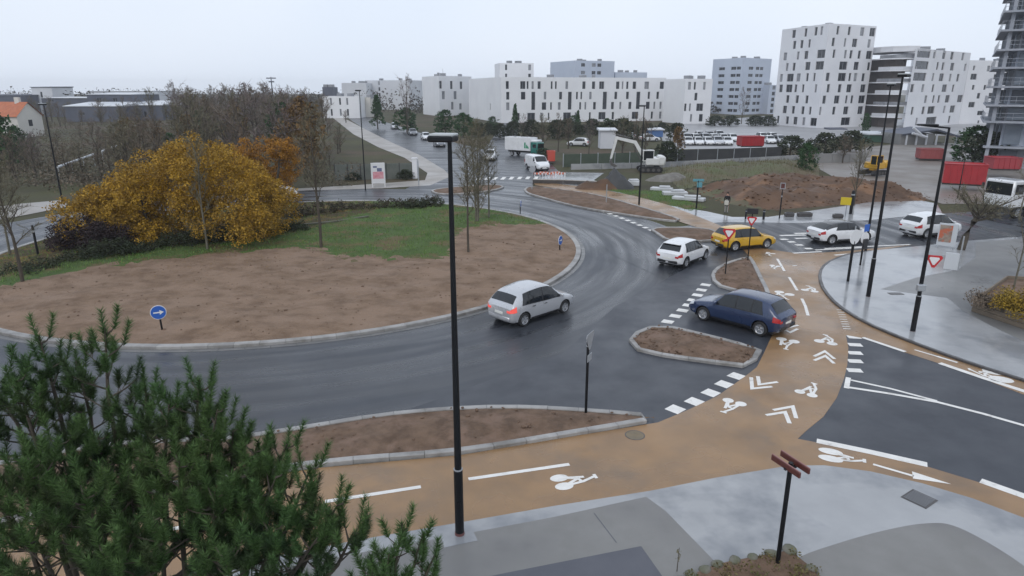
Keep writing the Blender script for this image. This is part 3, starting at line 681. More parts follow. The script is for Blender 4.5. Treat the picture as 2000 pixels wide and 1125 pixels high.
# ------------------------------------------------------------------ box lorry with a green cab
def wheels_row(root, spots, r=.48, w=.3):
    t, d = wheel_meshes(r, w, 8); a = None
    for x, y in spots:
        if a is None: wo = t.build('wheel', M_tyre, root, smooth=40); ro = d.build('rim', M_rim, wo, smooth=30); a = (wo.data, ro.data)
        else: wo = link('wheel', a[0], root); link('rim', a[1], wo)
        wo.location = (x, y, r); wo.rotation_euler = (0, 0, 0 if y > 0 else pi)
lo = thing('box_lorry', 'white box lorry with a green cab and green emblem behind the white van', 'lorry')
q = MB(); q.rbox((-1.0, 0, 2.35), (6.2, 2.45, 2.5), .05); bx = q.build('cargo_box', P_white, lo)
q = MB()
for y in (-1.235, 1.235): q.prism([(-.55,0),(-.35,0),(-.35,.9),(.3,.0),(.6,.0),(.6,.2),(.3,.2)], 0, .01)
q = MB()
for sy in (-1, 1):
    M = Matrix.Translation((1.2, sy*1.232, 1.9)) @ Matrix.Rotation(pi/2, 4, 'X')
    q.add([(-.5,-.3,0),(-.15,-.3,0),(-.15,.8,0),(-.5,.8,0)], [(0,1,2,3)], 0, M); q.add([(-.1,-.3,0),(.75,-.3,0),(.0,.45,0)], [(0,1,2)], 0, M)
    q.box((0, 0, 0), (.0, .0, .0))
q.build('emblem', paint('green_print', (.02,.28,.14)), bx)
q = MB(); q.rbox((2.95, 0, 1.75), (1.6, 2.3, 2.1), .12); cb = q.build('cab', P_teal, lo, smooth=40)
q = MB(); q.rbox((3.75, 0, 2.1), (.06, 2.0, .85), .02); q.build('windscreen', M_glass, lo)
for sy in (-1, 1): q = MB(); q.rbox((3.05, sy*1.155, 2.1), (.8, .04, .7), .015); q.build('side_window', M_glass, lo); q = MB(); q.rbox((3.78, sy*.8, .95), (.06, .35, .2), .02); q.build('headlight', M_lamp, lo)
q = MB(); q.rbox((2.6, 0, 2.98), (1.5, 2.1, .5), .15); q.build('wind_deflector', P_white, lo, smooth=40)
q = MB(); q.box((-.6, 0, .85), (6.4, .9, .3)); q.rbox((3.78, 0, .6), (.2, 2.2, .35), .04); q.build('chassis', M_black, lo)
wheels_row(lo, [(2.8,1.0),(2.8,-1.0),(-2.4,1.0),(-2.4,-1.0)])
p = G(1026,308); lo.location = (p.x, p.y+2.5, .02); lo.rotation_euler = (0, 0, radians(-38)); lo.scale = (.8, .8, .8)
# ------------------------------------------------------------------ site machines
M_exw = paint('excavator_white', (.66,.66,.64)); M_exy = paint('excavator_yellow', (.60,.34,.03)); M_steel = mat('worn_steel', (.09,.085,.08), rough=(.4,.6), coord='object')
def excavator(name, label, m, loc, rz, k=1.0, boom=True):
    t = thing(name, label, 'excavator', loc, rz)
    for sy in (-1, 1):
        q = MB(); pr = [(-1.5,.28),(-1.3,.03),(1.3,.03),(1.55,.28),(1.45,.6),(1.2,.72),(-1.2,.72),(-1.45,.6)]
        vs = [(x, sy*1.0-.25, z) for x, z in pr]+[(x, sy*1.0+.25, z) for x, z in pr]; n = 8
        q.add(vs, [(i, (i+1) % n, n+(i+1) % n, n+i) for i in range(n)]+[tuple(range(n))[::-1], tuple(range(n, 2*n))])
        tr = q.build('track', M_black, t, smooth=30)
        for i in range(4): q = MB(); q.cyl((-1.0+i*.66, sy*1.27, .32), .2, .06, 12, 'Y'); q.build('roller', M_steel, tr)
    q = MB(); q.rbox((-.55, 0, 1.35), (2.5, 2.2, .95), .12); q.rbox((-1.35, 0, 1.5), (1.0, 2.3, 1.15), .2); q.cyl((0, 0, .8), .55, .25, 16); q.build('engine_house', m, t, smooth=40)
    q = MB(); q.rbox((.35, .6, 2.75), (1.45, .98, .1), .04)
    for x in (-.3, 1.0):
        for y in (.17, 1.03): q.box((x, y, 2.1), (.08, .08, 1.25))
    q.box((.35, .6, 1.48), (1.4, .95, .1)); cb = q.build('cab', m, t)
    q = MB(); q.rbox((.35, .6, 2.1), (1.34, .9, 1.15), .03); q.build('window', M_glass, cb)
    if boom:
        def arm(nm, a, b, w0, w1, wd=.3, m_=m):
            a, b = Vector((a[0], -.15, a[1])), Vector((b[0], -.15, b[1])); d = (b-a).normalized(); n = Vector((-d.z, 0, d.x)); q = MB(); vs = []
            for y in (-wd/2, wd/2):
                for p, w_ in ((a, w0), (b, w1)): vs += [tuple(p+n*w_/2+Vector((0, y, 0))), tuple(p-n*w_/2+Vector((0, y, 0)))]
            q.add(vs, [(0,1,3,2),(4,6,7,5),(0,2,6,4),(1,5,7,3),(0,4,5,1),(2,3,7,6)]); return q.build(nm, m_, t)
        arm('boom', (.6,1.5), (2.0,3.75), .45, .42); arm('boom', (1.93,3.70), (4.4,4.25), .42, .34, .29)
        arm('dipper_arm', (4.35,4.45), (5.0,1.6), .4, .26, .28)
        q = MB(); q.tube([(1.2,-.15,1.5),(2.2,-.15,3.3)], .07, 8); q.tube([(2.6,-.15,4.25),(4.4,-.15,4.65)], .07, 8); q.build('hydraulic_ram', M_steel, t)
        q = MB(); pr = [(4.95,1.7),(5.15,1.3),(5.0,.8),(4.5,.55),(4.1,.7),(4.35,.85),(4.75,1.1)]; n = len(pr)
        vs = [(x, -.55, z) for x, z in pr]+[(x, .25, z) for x, z in pr]
        q.add(vs, [(i, (i+1) % n, n+(i+1) % n, n+i) for i in range(n)]+[tuple(range(n))[::-1], tuple(range(n, 2*n))]); q.build('bucket', M_steel, t)
    t.scale = (k, k, k); return t
p = G(1268,335); excavator('white_excavator', 'white tracked excavator with its boom raised to the left beside the concrete wall', M_exw, (p.x, p.y, 0), pi-.05, .98)
p = G(1712,345); excavator('yellow_excavator', 'yellow digger standing behind the brown mound of earth', M_exy, (p.x, p.y+1, .1), pi+.5, .85, False)
def tipper(name, label, loc, rz, cabm, skip, wbx=True):
    t = thing(name, label, 'lorry', loc, rz)
    q = MB(); pr = [(-3.9,1.35),(1.6,1.35),(1.7,2.75),(-4.1,2.75)]; vs = []
    for y, ins in ((-1.2, 0), (1.2, 0)): vs += [(x, y*(1 if z > 2 else .92), z) for x, z in pr]
    q.add(vs, [(3,2,1,0),(4,5,6,7),(0,1,5,4),(1,2,6,5),(3,0,4,7)])
    q.add([(x, y*.97, 2.5) for x, y in ((-4.0,-1.2),(1.6,-1.2),(1.6,1.2),(-4.0,1.2))], [(0,1,2,3)])
    for x in (-3.6,-2.4,-1.2,0,1.2):
        for y in (-1.2,1.2): q.box((x, y*.985, 2.05), (.1, .12, 1.4))
    q.build('tipper_body', skip, t)
    q = MB(); q.rbox((2.95, 0, 1.95), (1.7, 2.35, 2.2), .12); q.build('cab', cabm, t, smooth=40)
    q = MB(); q.rbox((3.8, 0, 2.35), (.06, 2.1, .95), .02); q.build('windscreen', M_glass, t)
    for sy in (-1, 1):
        q = MB(); q.rbox((3.1, sy*1.18, 2.35), (.95, .04, .8), .015); q.build('side_window', M_glass, t)
        q = MB(); q.rbox((3.83, sy*.85, 1.05), (.06, .35, .2), .02); q.build('headlight', M_lamp, t)
        q = MB(); q.rbox((3.7, sy*1.4, 2.4), (.12, .2, .5), .03); q.build('mirror', M_black, t)
    q = MB(); q.box((-.4, 0, 1.05), (8, .9, .35)); q.rbox((3.85, 0, .7), (.2, 2.3, .4), .05); q.build('chassis', M_black, t)
    wheels_row(t, [(2.8,1.02),(2.8,-1.02),(-1.6,1.02),(-1.6,-1.02),(-2.9,1.02),(-2.9,-1.02)], .5, .32)
    return t
p = G(1995,432); tipper('white_tipper_lorry', 'white cabbed lorry parked behind the leaning tree at the right edge', (p.x+2.5, p.y+3, .02), radians(200), P_white, M_steel)
# red containers / skips on the site
def skip_box(name, label, loc, rz, L, H, W, m):
    t = thing(name, label, 'container', loc, rz); q = MB()
    q.box((0, 0, .2+H/2), (L, W, H)); 
    q.build('container_body', m, t); n = int(L/.6)
    q = MB()
    for i in range(n+1):
        x = -L/2+.05+(L-.1)*i/n
        for y in (-W/2-.03, W/2+.03): q.box((x, y, .2+H/2), (.12, .06, H-.1))
    rb_ = q.build('rib', m, t); rb_['kind'] = 'stuff'
    q = MB()
    for y in (-W/2, W/2): q.box((0, y, .2+H+.05), (L+.1, .14, .1))
    for x in (-L/2, L/2): q.box((x, 0, .2+H+.05), (.14, W-.16, .098))
    q.build('rim', m, t)
    q = MB()
    for y in (-W/3, W/3): q.box((0, y, .1), (L, .15, .2))
    q.build('skid', M_steel, t); return t
M_redp = mat('site_red_paint', (.40,.028,.034), (.33,.022,.03), 1.2, rough=(.35,.5), coord='object')
a, b = G(1838,382), G(1920,398); a = Vector((46.5,71.5,0)); 
skip_box('red_container', 'long red open container on the site behind the arm lamp post', (at(1880,352,70).x, 70, .5), radians(-28), 3.7, 1.9, 2.2, M_redp)
skip_box('red_container', 'darker red container further back beside the concrete tower', (at(1952,346,80).x, 80, .9), radians(-8), 3.0, 1.2, 2.2, mat('faded_red_paint', (.34,.04,.05), rough=(.5,.5), coord='object'))
skip_box('red_container', 'small faded red container beneath the dark conveyor heap', (at(1815,310,100).x, 100, .1), radians(-15), 3.2, 1.3, 2.3, mat('dull_red_paint', (.30,.07,.07), rough=(.6,.6), coord='object'))
skip_box('red_container', 'bright red container at the dark fence of the far car park', (at(1465,280,112).x, 112, 1.0), 0.06, 3.6, 1.4, 2.3, M_redp)
skip_box('red_container', 'small orange red bin beside the green lorry cab', (at(1076,300,95).x, 95, .2), .1, 1.0, 1.3, 1.0, mat('orange_red_paint', (.55,.09,.06), rough=(.5,.5), coord='object'))
# ================================================================== buildings
def wallmat(name, a, b): return mat(name, a, b, .15, rough=(.6,.75), bump=.004, bscale=6)
M_ww = wallmat('white_render', (.78,.785,.80), (.72,.725,.745)); M_wg = wallmat('pale_grey_render', (.62,.635,.66), (.57,.585,.62))
M_wb = wallmat('blue_grey_render', (.50,.55,.64), (.46,.51,.60)); M_wt = wallmat('tower_white_panel', (.72,.725,.745), (.66,.665,.69))
M_win = mat('dark_window_glass', (.02,.024,.03), (.05,.055,.065), .9, rough=(.12,.2), spec=.5)
M_win2 = mat('curtained_window_glass', (.17,.18,.2), (.30,.31,.33), .5, rough=(.2,.3), spec=.5)
M_roofg = mat('flat_roof', (.30,.31,.33), (.24,.25,.27), .2, rough=(.4,.6)); M_slate = mat('slate_cladding', (.075,.085,.115), (.095,.105,.135), .3, rough=(.5,.65))
M_wroof = mat('pale_metal_roof', (.62,.64,.66), (.55,.57,.6), .3, rough=(.35,.5)); M_tile = mat('orange_tiles', (.45,.14,.055), (.36,.11,.05), 1.5, rough=(.6,.8), bump=.02, bscale=4)
M_cream = wallmat('cream_render', (.62,.6,.55), (.56,.54,.5))
WCACHE = {}
def face_u(A, B, px, py):        # metres along wall A->B seen at a pixel
    d = ray(px, py); e = (B-A).normalized()
    # s*d = A + u*e
    det = d.x*(-e.y)-d.y*(-e.x); s = (A.x*(-e.y)-A.y*(-e.x))/det; q = Vector((d.x, d.y))*s
    return (q-A).dot(e), CAM_H+d.z*s
def window(root, A, e, u0, u1, z0, z1, dep, glass, frame=False):
    w_, h = round(u1-u0, 1), round(z1-z0, 1); k = (w_, h, glass.name, frame)
    if k not in WCACHE:
        q = MB(); x, z = w_/2+.06, h/2+.06
        q.add([(-x,0,-z),(x,0,-z),(x,0,z),(-x,0,z),(-x,.06,-z),(x,.06,-z),(x,.06,z),(-x,.06,z)], [(0,1,2,3),(7,6,5,4)], 0)
        for xx in ([-w_/2+.04, w_/2-.04]+([0] if w_ > 1.5 else [])): q.box((xx, -.02, 0), (.07, .05, h), mi=1)
        for zz in (-h/2+.04, h/2-.04): q.box((0, -.021, zz), (w_, .05, .07), mi=1)
        o = q.build('window', [glass, M_wframe], root); WCACHE[k] = o.data
    else: o = link('window', WCACHE[k], root)
    n = Vector((e.y, -e.x)); c = A+e*(u0+u1)/2-n*dep
    o.location = (c.x, c.y, (z0+z1)/2); o.rotation_euler = (0, 0, atan2(e.y, e.x)); return o
M_wframe = mat('window_frame', (.25,.26,.28), rough=(.4,.4))
def facade(mb, root, A, B, z0, z1, wins, dep=.28, seed=0, lightshare=.4):
    e = (B-A).normalized(); L = (B-A).length; n = Vector((e.y, -e.x)); r = random.Random(seed)
    W = [(max(.15, a), min(L-.15, b), max(z0+.1, c), min(z1-.1, d)) for a, b, c, d in wins]
    W = [q for q in W if q[1]-q[0] > .25]
    us = sorted(set([0, L]+[q[i] for q in W for i in (0, 1)])); zs = sorted(set([z0, z1]+[q[i] for q in W for i in (2, 3)]))
    def P(u, z, d=0): p = A+e*u-n*d; return (p.x, p.y, z)
    hole = lambda u, z: any(a < u < b and c < z < d for a, b, c, d in W)
    for j in range(len(zs)-1):
        i = 0
        while i < len(us)-1:
            if hole((us[i]+us[i+1])/2, (zs[j]+zs[j+1])/2): i += 1; continue
            k = i
            while k+1 < len(us)-1 and not hole((us[k+1]+us[k+2])/2, (zs[j]+zs[j+1])/2): k += 1
            mb.add([P(us[i],zs[j]),P(us[k+1],zs[j]),P(us[k+1],zs[j+1]),P(us[i],zs[j+1])], [(0,1,2,3)]); i = k+1
    for a, b, c, d in W:
        for p, q in (((a,c),(a,d)),((b,d),(b,c)),((a,d),(b,d)),((b,c),(a,c))):
            mb.add([P(*p),P(*q),P(*q,dep),P(*p,dep)], [(0,1,2,3)])
        big = (b-a) > 2.0
        window(root, A, e, a, b, c, d, dep-.03, M_win if big or r.random() > lightshare else M_win2)
def roof_cap(mb, pts, z, mi=1): 
    P = [Vector((p.x, p.y, 0)) for p in pts]; tri = tessellate_polygon([P])
    tri = [t if (P[t[1]]-P[t[0]]).cross(P[t[2]]-P[t[0]]).z > 0 else t[::-1] for t in tri]
    mb.add([(p.x, p.y, z) for p in pts], tri, mi)
def block(name, label, pts, h, faces, m, roofm=None, parapet=.5, seed=0, cat='apartment block', z0=0, lightshare=.4):
    """pts: outline, counter-clockwise; faces: {edge index: windows}"""
    root = thing(name, label, cat, (0, 0, 0)); mb = MB(); pts = [Vector(p[:2]) for p in pts]; n = len(pts)
    for i in range(n): facade(mb, root, pts[i], pts[(i+1) % n], z0, h, faces.get(i, []), seed=seed+i, lightshare=lightshare)
    ins = offset(pts, .35)
    for i in range(n):
        a, b, c, d = pts[i], pts[(i+1) % n], ins[(i+1) % n], ins[i]
        mb.add([(*a,h),(*b,h),(*c,h),(*d,h)], [(0,1,2,3)]); mb.add([(*d,h),(*c,h),(*c,h-parapet),(*d,h-parapet)], [(0,1,2,3)])
    wl = mb.build('wall', m, root)
    rb = MB(); roof_cap(rb, ins, h-parapet, 0); ro = rb.build('roof', roofm or M_roofg, root); r_ = random.Random(seed+5); cc = sum(pts, V2(0,0))/n
    for k in range(3):
        q = MB(); a = pts[k % n].lerp(cc, r_.uniform(.45,.85)); q.rbox((a.x, a.y, h-parapet+.75), (r_.uniform(1,2.4), r_.uniform(1,2), 1.5), .05, r_.uniform(0,3)); q.build('roof_vent', M_roofg, ro)
    return root
def V2(*a): return Vector(a)
def rowwins(A, B, rows, sc, ox, oy, pitch, wh, sill, base=0):
    """rows: {floor: (zoom y, [(x0,x1[,floors])...])} -> windows in wall coordinates"""
    out = []
    for f, (yy, xs) in rows.items():
        for q in xs:
            u0, _ = face_u(A, B, ox+q[0]*sc, oy+yy*sc); u1, _ = face_u(A, B, ox+q[1]*sc, oy+yy*sc)
            z = base+f*pitch+sill; out.append((u0, u1, z-(pitch if len(q) > 2 else 0), z+wh))
    return out
L_ = lambda P: 0
# ---- long white block
A = V2(-3.3, 214); B = V2(50.5, 230); e = (B-A).normalized(); nn = V2(-e.y, e.x)
pts = [A, B, B+nn*16, A+nn*44+e*0, ]
rows = {3: (270, [(352,376),(465,505),(515,530),(553,570),(600,625),(703,718),(736,750),(818,838),(950,975),(1025,1050),(1082,1120),(1213,1240),(1258,1270),(1293,1310),(1343,1370),(1435,1470),(1555,1588)]),
        2: (360, [(355,380),(470,505),(552,582,1),(648,668),(768,792),(838,867,1),(900,915),(935,948),(1003,1022),(1110,1142,1),(1200,1222),(1291,1313),(1372,1402,1),(1460,1478),(1528,1548)]),
        1: (450, [(355,380),(633,668),(698,712),(758,780),(925,940),(966,980),(1033,1055),(1173,1196),(1238,1253),(1308,1332),(1445,1475),(1503,1518),(1551,1567)]),
        0: (530, [(430,460),(520,580),(620,640),(680,692),(800,860),(890,905),(1000,1015),(1075,1130),(1178,1196),(1335,1385),(1483,1500),(1548,1566)])}
block('long_apartment_block', 'long low white apartment block of four storeys with scattered tall windows', pts, 13.6, {0: rowwins(A, B, rows, .25, 900, 100, 3.15, 2.3, .65), 3: [(30+i*0,31.2,3.5,5.6) for i in (0,)]}, M_ww)
A = V2(51.6, 208.5); B = V2(60.2, 210.5); e = (B-A).normalized(); nn = V2(-e.y, e.x)
rows = {3: (285, [(1730,1745),(1775,1797),(1820,1836),(1892,1912)]), 2: (370, [(1733,1748),(1825,1848)]), 1: (450, [(1738,1762),(1782,1796),(1840,1892)]), 0: (530, [(1710,1732),(1790,1806),(1860,1890)])}
block('small_apartment_block', 'narrow white block with a blank side wall at the right end of the long block', [A, B, B+nn*12, A+nn*12-e*1], 13.0, {0: rowwins(A, B, rows, .25, 900, 100, 3.1, 2.2, .6)}, M_ww, seed=3)
# ---- blocks behind and to the left of it
def simple_block(name, label, px0, px1, Y0, Y1, ytop, depth, m, wins, fl, seed=0, cat='apartment block', ph=.62):
    A = V2(at(px0, 180, Y0).x, Y0); B = V2(at(px1, 180, Y1).x, Y1); e = (B-A).normalized(); nn = V2(-e.y, e.x); h = top_z(Y0, ytop); L = (B-A).length
    W = []; p = h/fl
    for f in range(fl):
        for u in wins: W.append((L*u[0], L*u[1], f*p+p*.22, f*p+p*(.22+ph)))
    return block(name, label, [A, B, B+nn*depth, A+nn*depth], h, {0: W}, m, seed=seed, cat=cat)
simple_block('roof_storey_block', 'white upper block rising behind the left end of the long white block', 976, 1042, 262, 264, 123, 14, M_ww, [(.16,.22),(.84,.92)], 6, 5)
simple_block('blue_grey_block', 'blue grey block of flats rising behind the middle of the long white block', 1122, 1198, 292, 300, 118, 22, M_wb, [(.15,.25),(.42,.52),(.56,.66)], 7, 7, ph=.45)
simple_block('blue_grey_wing', 'low blue grey wing to the right of the block behind the long white block', 1200, 1262, 302, 306, 141, 14, M_wb, [], 6, 8)
A = V2(at(825,180,290).x, 290); B = V2(at(858,180,268).x, 268); C_ = V2(at(921,180,285).x, 285)
e = (C_-B); D_ = A+e
def pxw(A, B, lst): 
    o = []
    for x0, x1, y0, y1 in lst:
        u0, z1 = face_u(A, B, x0, y0); u1, _ = face_u(A, B, x1, y0); _, z0 = face_u(A, B, x0, y1); o.append((u0, u1, z0, z1))
    return o
block('white_corner_block', 'white apartment block with a corner towards us left of the long white block', [A, B, C_, D_], top_z(268, 148), {1: pxw(B, C_, [(858,863,158,173),(879,884,158,174),(898,903,159,174),(863,869,178,194),(886,892,178,194),(881,886,199,214),(897,902,202,214)])}, M_ww, seed=11)
q = MB(); p = at(864, 146, 278)
q.box((p.x, 280, top_z(268,148)+.5), (2.2, 2, 1.4)); q.cyl((p.x-1.8, 280, top_z(268,148)+.6), .5, 1.6, 10); q.tube([(p.x,280,top_z(268,148)+1),(p.x,280,top_z(268,148)+3)], .06, 5)
tag(q.build('roof_plant', M_roofg), 'small dark machinery cluster on the roof of the white corner block', 'roof plant')
simple_block('pale_apartment_block', 'pale flat topped block far off behind the bare tall tree', 714, 800, 360, 352, 157, 20, M_wg, [(.3,.34)], 5, 13)
simple_block('pale_curved_block', 'pale grey block with a lower roof left of the flat topped block', 668, 716, 345, 345, 162, 20, M_wg, [], 5, 14)
simple_block('white_low_block', 'low white building with narrow dark windows among the trees beyond the woodland', 629, 700, 250, 250, 188, 12, M_ww, [(.2,.25),(.45,.5),(.65,.7)], 2, 15)
simple_block('dark_roof_block', 'small dark topped building above the low white building', 630, 650, 275, 275, 170, 8, M_slate, [], 3, 16, cat='building')
simple_block('cream_block', 'cream narrow house front right of the low white building', 712, 722, 260, 260, 190, 8, M_cream, [], 2, 17, cat='house')
# ---- grey blue tower
A = V2(at(1388,180,300).x, 300); B = V2(at(1447,180,283).x, 283); C_ = V2(at(1501,180,296).x, 296); D_ = A+(C_-B); h = top_z(290, 114)
def grid(x0, x1, L, fl, cols, z0=1.0, wh=1.2): return [(L*c[0], L*c[1], f*h/fl+z0, f*h/fl+z0+wh) for f in fl_rng for c in cols]
fl_rng = range(0, 7); L1 = (B-A).length; L2 = (C_-B).length
block('blue_grey_tower', 'pale blue grey tower of flats between the white blocks and the big white tower', [A, B, C_, D_], h, {0: grid(0,0,L1,8,[(.22,.42),(.62,.78),(.80,.93)]), 1: grid(0,0,L2,8,[(.20,.36),(.45,.58),(.60,.72)])}, M_wb, seed=19)
simple_block('blue_grey_annex', 'lower blue grey annex at the right foot of the blue grey tower', 1502, 1522, 290, 292, 166, 10, M_wb, [(.3,.6)], 5, 20)
# ---- white tower
A = V2(77.0, 204); B = V2(81.8, 185); C_ = V2(98.4, 193.5); D_ = A+(C_-B); H9 = 26.3
rows = {8: (270,[(1188,1215),(1283,1303),(1360,1382),(1405,1424),(1533,1552),(1622,1642),(1718,1748),(1792,1835)]), 7: (365,[(1193,1216),(1250,1272),(1312,1328),(1495,1517),(1590,1606),(1655,1692),(1775,1797)]),
 6: (450,[(1120,1146),(1223,1242),(1281,1310),(1380,1478),(1503,1522),(1592,1611),(1635,1656),(1700,1722),(1765,1812)]), 5: (538,[(1138,1157),(1190,1211),(1288,1326),(1368,1465),(1555,1616),(1668,1706),(1774,1796)]),
 4: (625,[(1090,1112),(1145,1196),(1220,1250),(1294,1313),(1350,1366),(1450,1478),(1545,1606),(1628,1646),(1668,1693),(1730,1754)]), 3: (710,[(1085,1111),(1138,1186),(1204,1223),(1262,1279),(1362,1379),(1458,1481),(1545,1571),(1612,1651),(1720,1760)]),
 2: (797,[(1138,1161),(1212,1236),(1289,1311),(1425,1451),(1515,1556),(1602,1619),(1644,1663),(1705,1756)]), 1: (875,[(1040,1053),(1112,1143),(1183,1206),(1258,1281),(1318,1336),(1398,1416),(1503,1526),(1588,1626),(1700,1740)]),
 0: (957,[(1065,1084),(1136,1159),(1195,1226),(1266,1288),(1328,1442),(1570,1640)])}
WL, WR = [], []
for f, (yy, xs) in rows.items():
    for q in xs:
        x0, x1, y = 1250+q[0]*.25, 1250+q[1]*.25, yy*.25; z = f*2.9+.5
        lr = [(A, B, WL), (B, C_, WR)]
        for P0, P1, out_ in lr:
            u0, _ = face_u(P0, P1, x0, y); u1, _ = face_u(P0, P1, x1, y); Lq = (P1-P0).length
            if -.3 < (u0+u1)/2 < Lq+.3: out_.append((max(.3, u0), min(Lq-.3, u1), z, z+2.1)); break
block('white_tower', 'big white residential tower with its corner towards us and scattered tall windows', [A, B, C_, D_], H9, {0: WL, 1: WR}, M_wt, seed=23, parapet=.8, lightshare=.3)
# left hand balconies of the tower
q = MB()
tw = thing('curved_balcony_block', 'curved block with deep dark balconies between the white tower and its right neighbour', 'apartment block')
a0 = V2(98.8, 192.0); 
cpts = [V2(99.2,191.2), V2(100.5,187.5), V2(103.2,185.6), V2(106.5,185.5), V2(107.5,190), V2(107.5,205), V2(99.2,205)]
hb = top_z(187, 101)
for f in range(7):
    z = 3.0*f+2.6
    q = MB(); q.prism([tuple(p) for p in cpts], z, z+.3); q.build('balcony_slab', M_wt, tw)
    q = MB()
    rl = offset(cpts, .12)
    for i in range(4):
        a, b = rl[i], rl[i+1]; d = (b-a); q.box((*(a+b)/2, z+.75), (d.length, .06, .85), atan2(d.y, d.x))
    if f < 6: q.build('balustrade', M_win2 if f % 2 else M_wg, tw)
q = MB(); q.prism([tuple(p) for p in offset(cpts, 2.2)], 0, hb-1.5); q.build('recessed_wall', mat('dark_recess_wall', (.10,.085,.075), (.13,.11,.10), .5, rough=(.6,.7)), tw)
q = MB(); q.prism([tuple(p) for p in offset(cpts, .05)], 3*6+2.91, hb); q.build('parapet', M_wt, tw)
# right neighbour
A = V2(101.6, 181.5); B = V2(134.2, 207.5); e = (B-A).normalized(); nn = V2(-e.y, e.x)
A = A+e*3.4
rows = {6: (520,[(985,1010),(1065,1180),(1205,1226),(1285,1313),(1357,1383),(1454,1476)]), 5: (620,[(1048,1162),(1233,1251),(1279,1299),(1354,1386),(1474,1492)]), 4: (712,[(1033,1142),(1194,1213),(1257,1296),(1344,1363),(1409,1431)]),
 3: (808,[(1008,1037),(1104,1126),(1194,1213),(1282,1323),(1369,1386)]), 2: (903,[(1128,1152),(1199,1216),(1244,1263),(1309,1346),(1414,1461)]), 1: (995,[(1015,1035),(1108,1132),(1158,1217),(1291,1309),(1349,1391)]), 0: (1080,[(1054,1071),(1145,1232),(1334,1352)])}
block('white_right_block', 'white apartment block with dark loggias to the right of the curved balconies', [A, B, B+nn*16, A+V2(9,13)], top_z(186, 95), {0: rowwins(A, B, rows, .225, 1550, 0, 2.92, 2.05, .5)}, M_wt, seed=31, lightshare=.3)
q = MB(); p = at(1785, 92, 196); q.prism([(p.x-7,196),(p.x+7,201),(p.x+5,207),(p.x-9,202)], top_z(186,95)-.5, top_z(190,91)+.4); tag(q.build('roof_pavilion', M_wt), 'low rounded rooftop storey on the white block right of the balconies', 'roof storey')
A = B+V2(.2, .2); B2 = V2(at(1958,150,212).x, 212); wl = []
for x0, x1, y0, y1 in [(1560,1575,570,610),(1675,1700,570,620),(1540,1590,640,692),(1728,1750,645,690),(1550,1570,738,780),(1645,1665,738,780),(1590,1615,808,856),(1685,1755,806,856),(1520,1570,886,932),(1665,1745,884,936),(1590,1640,962,1000),(1590,1605,1045,1090)]:
    wl += pxw(A, B2, [(1550+x0*.225, 1550+x1*.225, y0*.225, y1*.225)])
block('white_end_block', 'white block furthest right, half hidden by the concrete tower frame', [A, B2+V2(14,3), B2+V2(14,18), A+V2(-6,14)], top_z(209, 118), {0: wl}, M_wt, seed=37)
# ---- concrete tower under construction at the right edge
M_cast = mat('raw_concrete', (.34,.36,.40), (.28,.30,.34), .5, rough=(.6,.8), bump=.01, bscale=4)
M_void = mat('unlit_room', (.07,.08,.10), (.10,.11,.13), .4, rough=(.6,.7)); M_sheet = mat('window_sheeting', (.13,.16,.20), (.18,.21,.25), .8, rough=(.25,.4))
ct = thing('concrete_tower', 'bare concrete tower under construction with projecting floor slabs at the right edge', 'building', (63.5,91.5,0), radians(-33))
x0, y0 = 0.0, 0.0; W_, D_ = 22, 18
def cz(py): return top_z(91.5, py)
zs = [cz(p) for p in (285, 236, 204, 168, 131, 96, 58, 21)]+[cz(21)+2.9, cz(21)+5.8, cz(21)+8.7]
for i, z in enumerate(zs):
    pr = .9 if i > 0 else .35
    q = MB(); q.box((x0+W_/2, y0+D_/2, z-.12), (W_+2*pr, D_+2*pr, .24)); q.build('floor_slab', M_cast, ct)
    zl = zs[i-1] if i else 0; zt = z-.24
    for k in range(6):
        cx_ = x0+.2+k*4.3; q = MB(); q.box((cx_, y0+.2, (zl+zt)/2), (.42, .42, zt-zl)); q.build('column', M_cast, ct)
    for k in range(1, 5): q = MB(); q.box((x0+.2, y0+.2+k*4.3, (zl+zt)/2), (.42, .42, zt-zl)); q.build('column', M_cast, ct)
    q = MB(); q.box((x0+W_/2+.8, y0+D_/2+.8, (zl+zt)/2), (W_-1.2, D_-1.2, zt-zl)); q.build('inner_wall', M_cast if i % 2 == 0 else M_wb, ct)
    for k in range(5):
        q = MB(); q.box((x0+2.6+k*4.3, y0+.95, zl+(zt-zl)*.48), (1.9, .1, (zt-zl)*.8)); q.build('window_opening', M_sheet if (i+k) % 3 else M_void, ct)
    for k in range(4):
        q = MB(); q.box((x0+.95, y0+2.6+k*4.3, zl+(zt-zl)*.48), (.1, 1.9, (zt-zl)*.8)); q.build('window_opening', M_void if (i+k) % 2 else M_sheet, ct)
    if i > 0:
        q = MB()
        for hh in (.5, 1.0): q.tube([(x0-pr+.1,y0+D_,z+hh),(x0-pr+.1,y0-pr+.1,z+hh),(x0+W_,y0-pr+.1,z+hh)], .025, 5)
        for k in range(8): q.tube([(x0-pr+.1+k*3,y0-pr+.1,z),(x0-pr+.1+k*3,y0-pr+.1,z+1)], .02, 4)
        for k in range(1, 7): q.tube([(x0-pr+.1,y0-pr+.1+k*3,z),(x0-pr+.1,y0-pr+.1+k*3,z+1)], .02, 4)
        q.build('guard_rail', M_cast, ct)
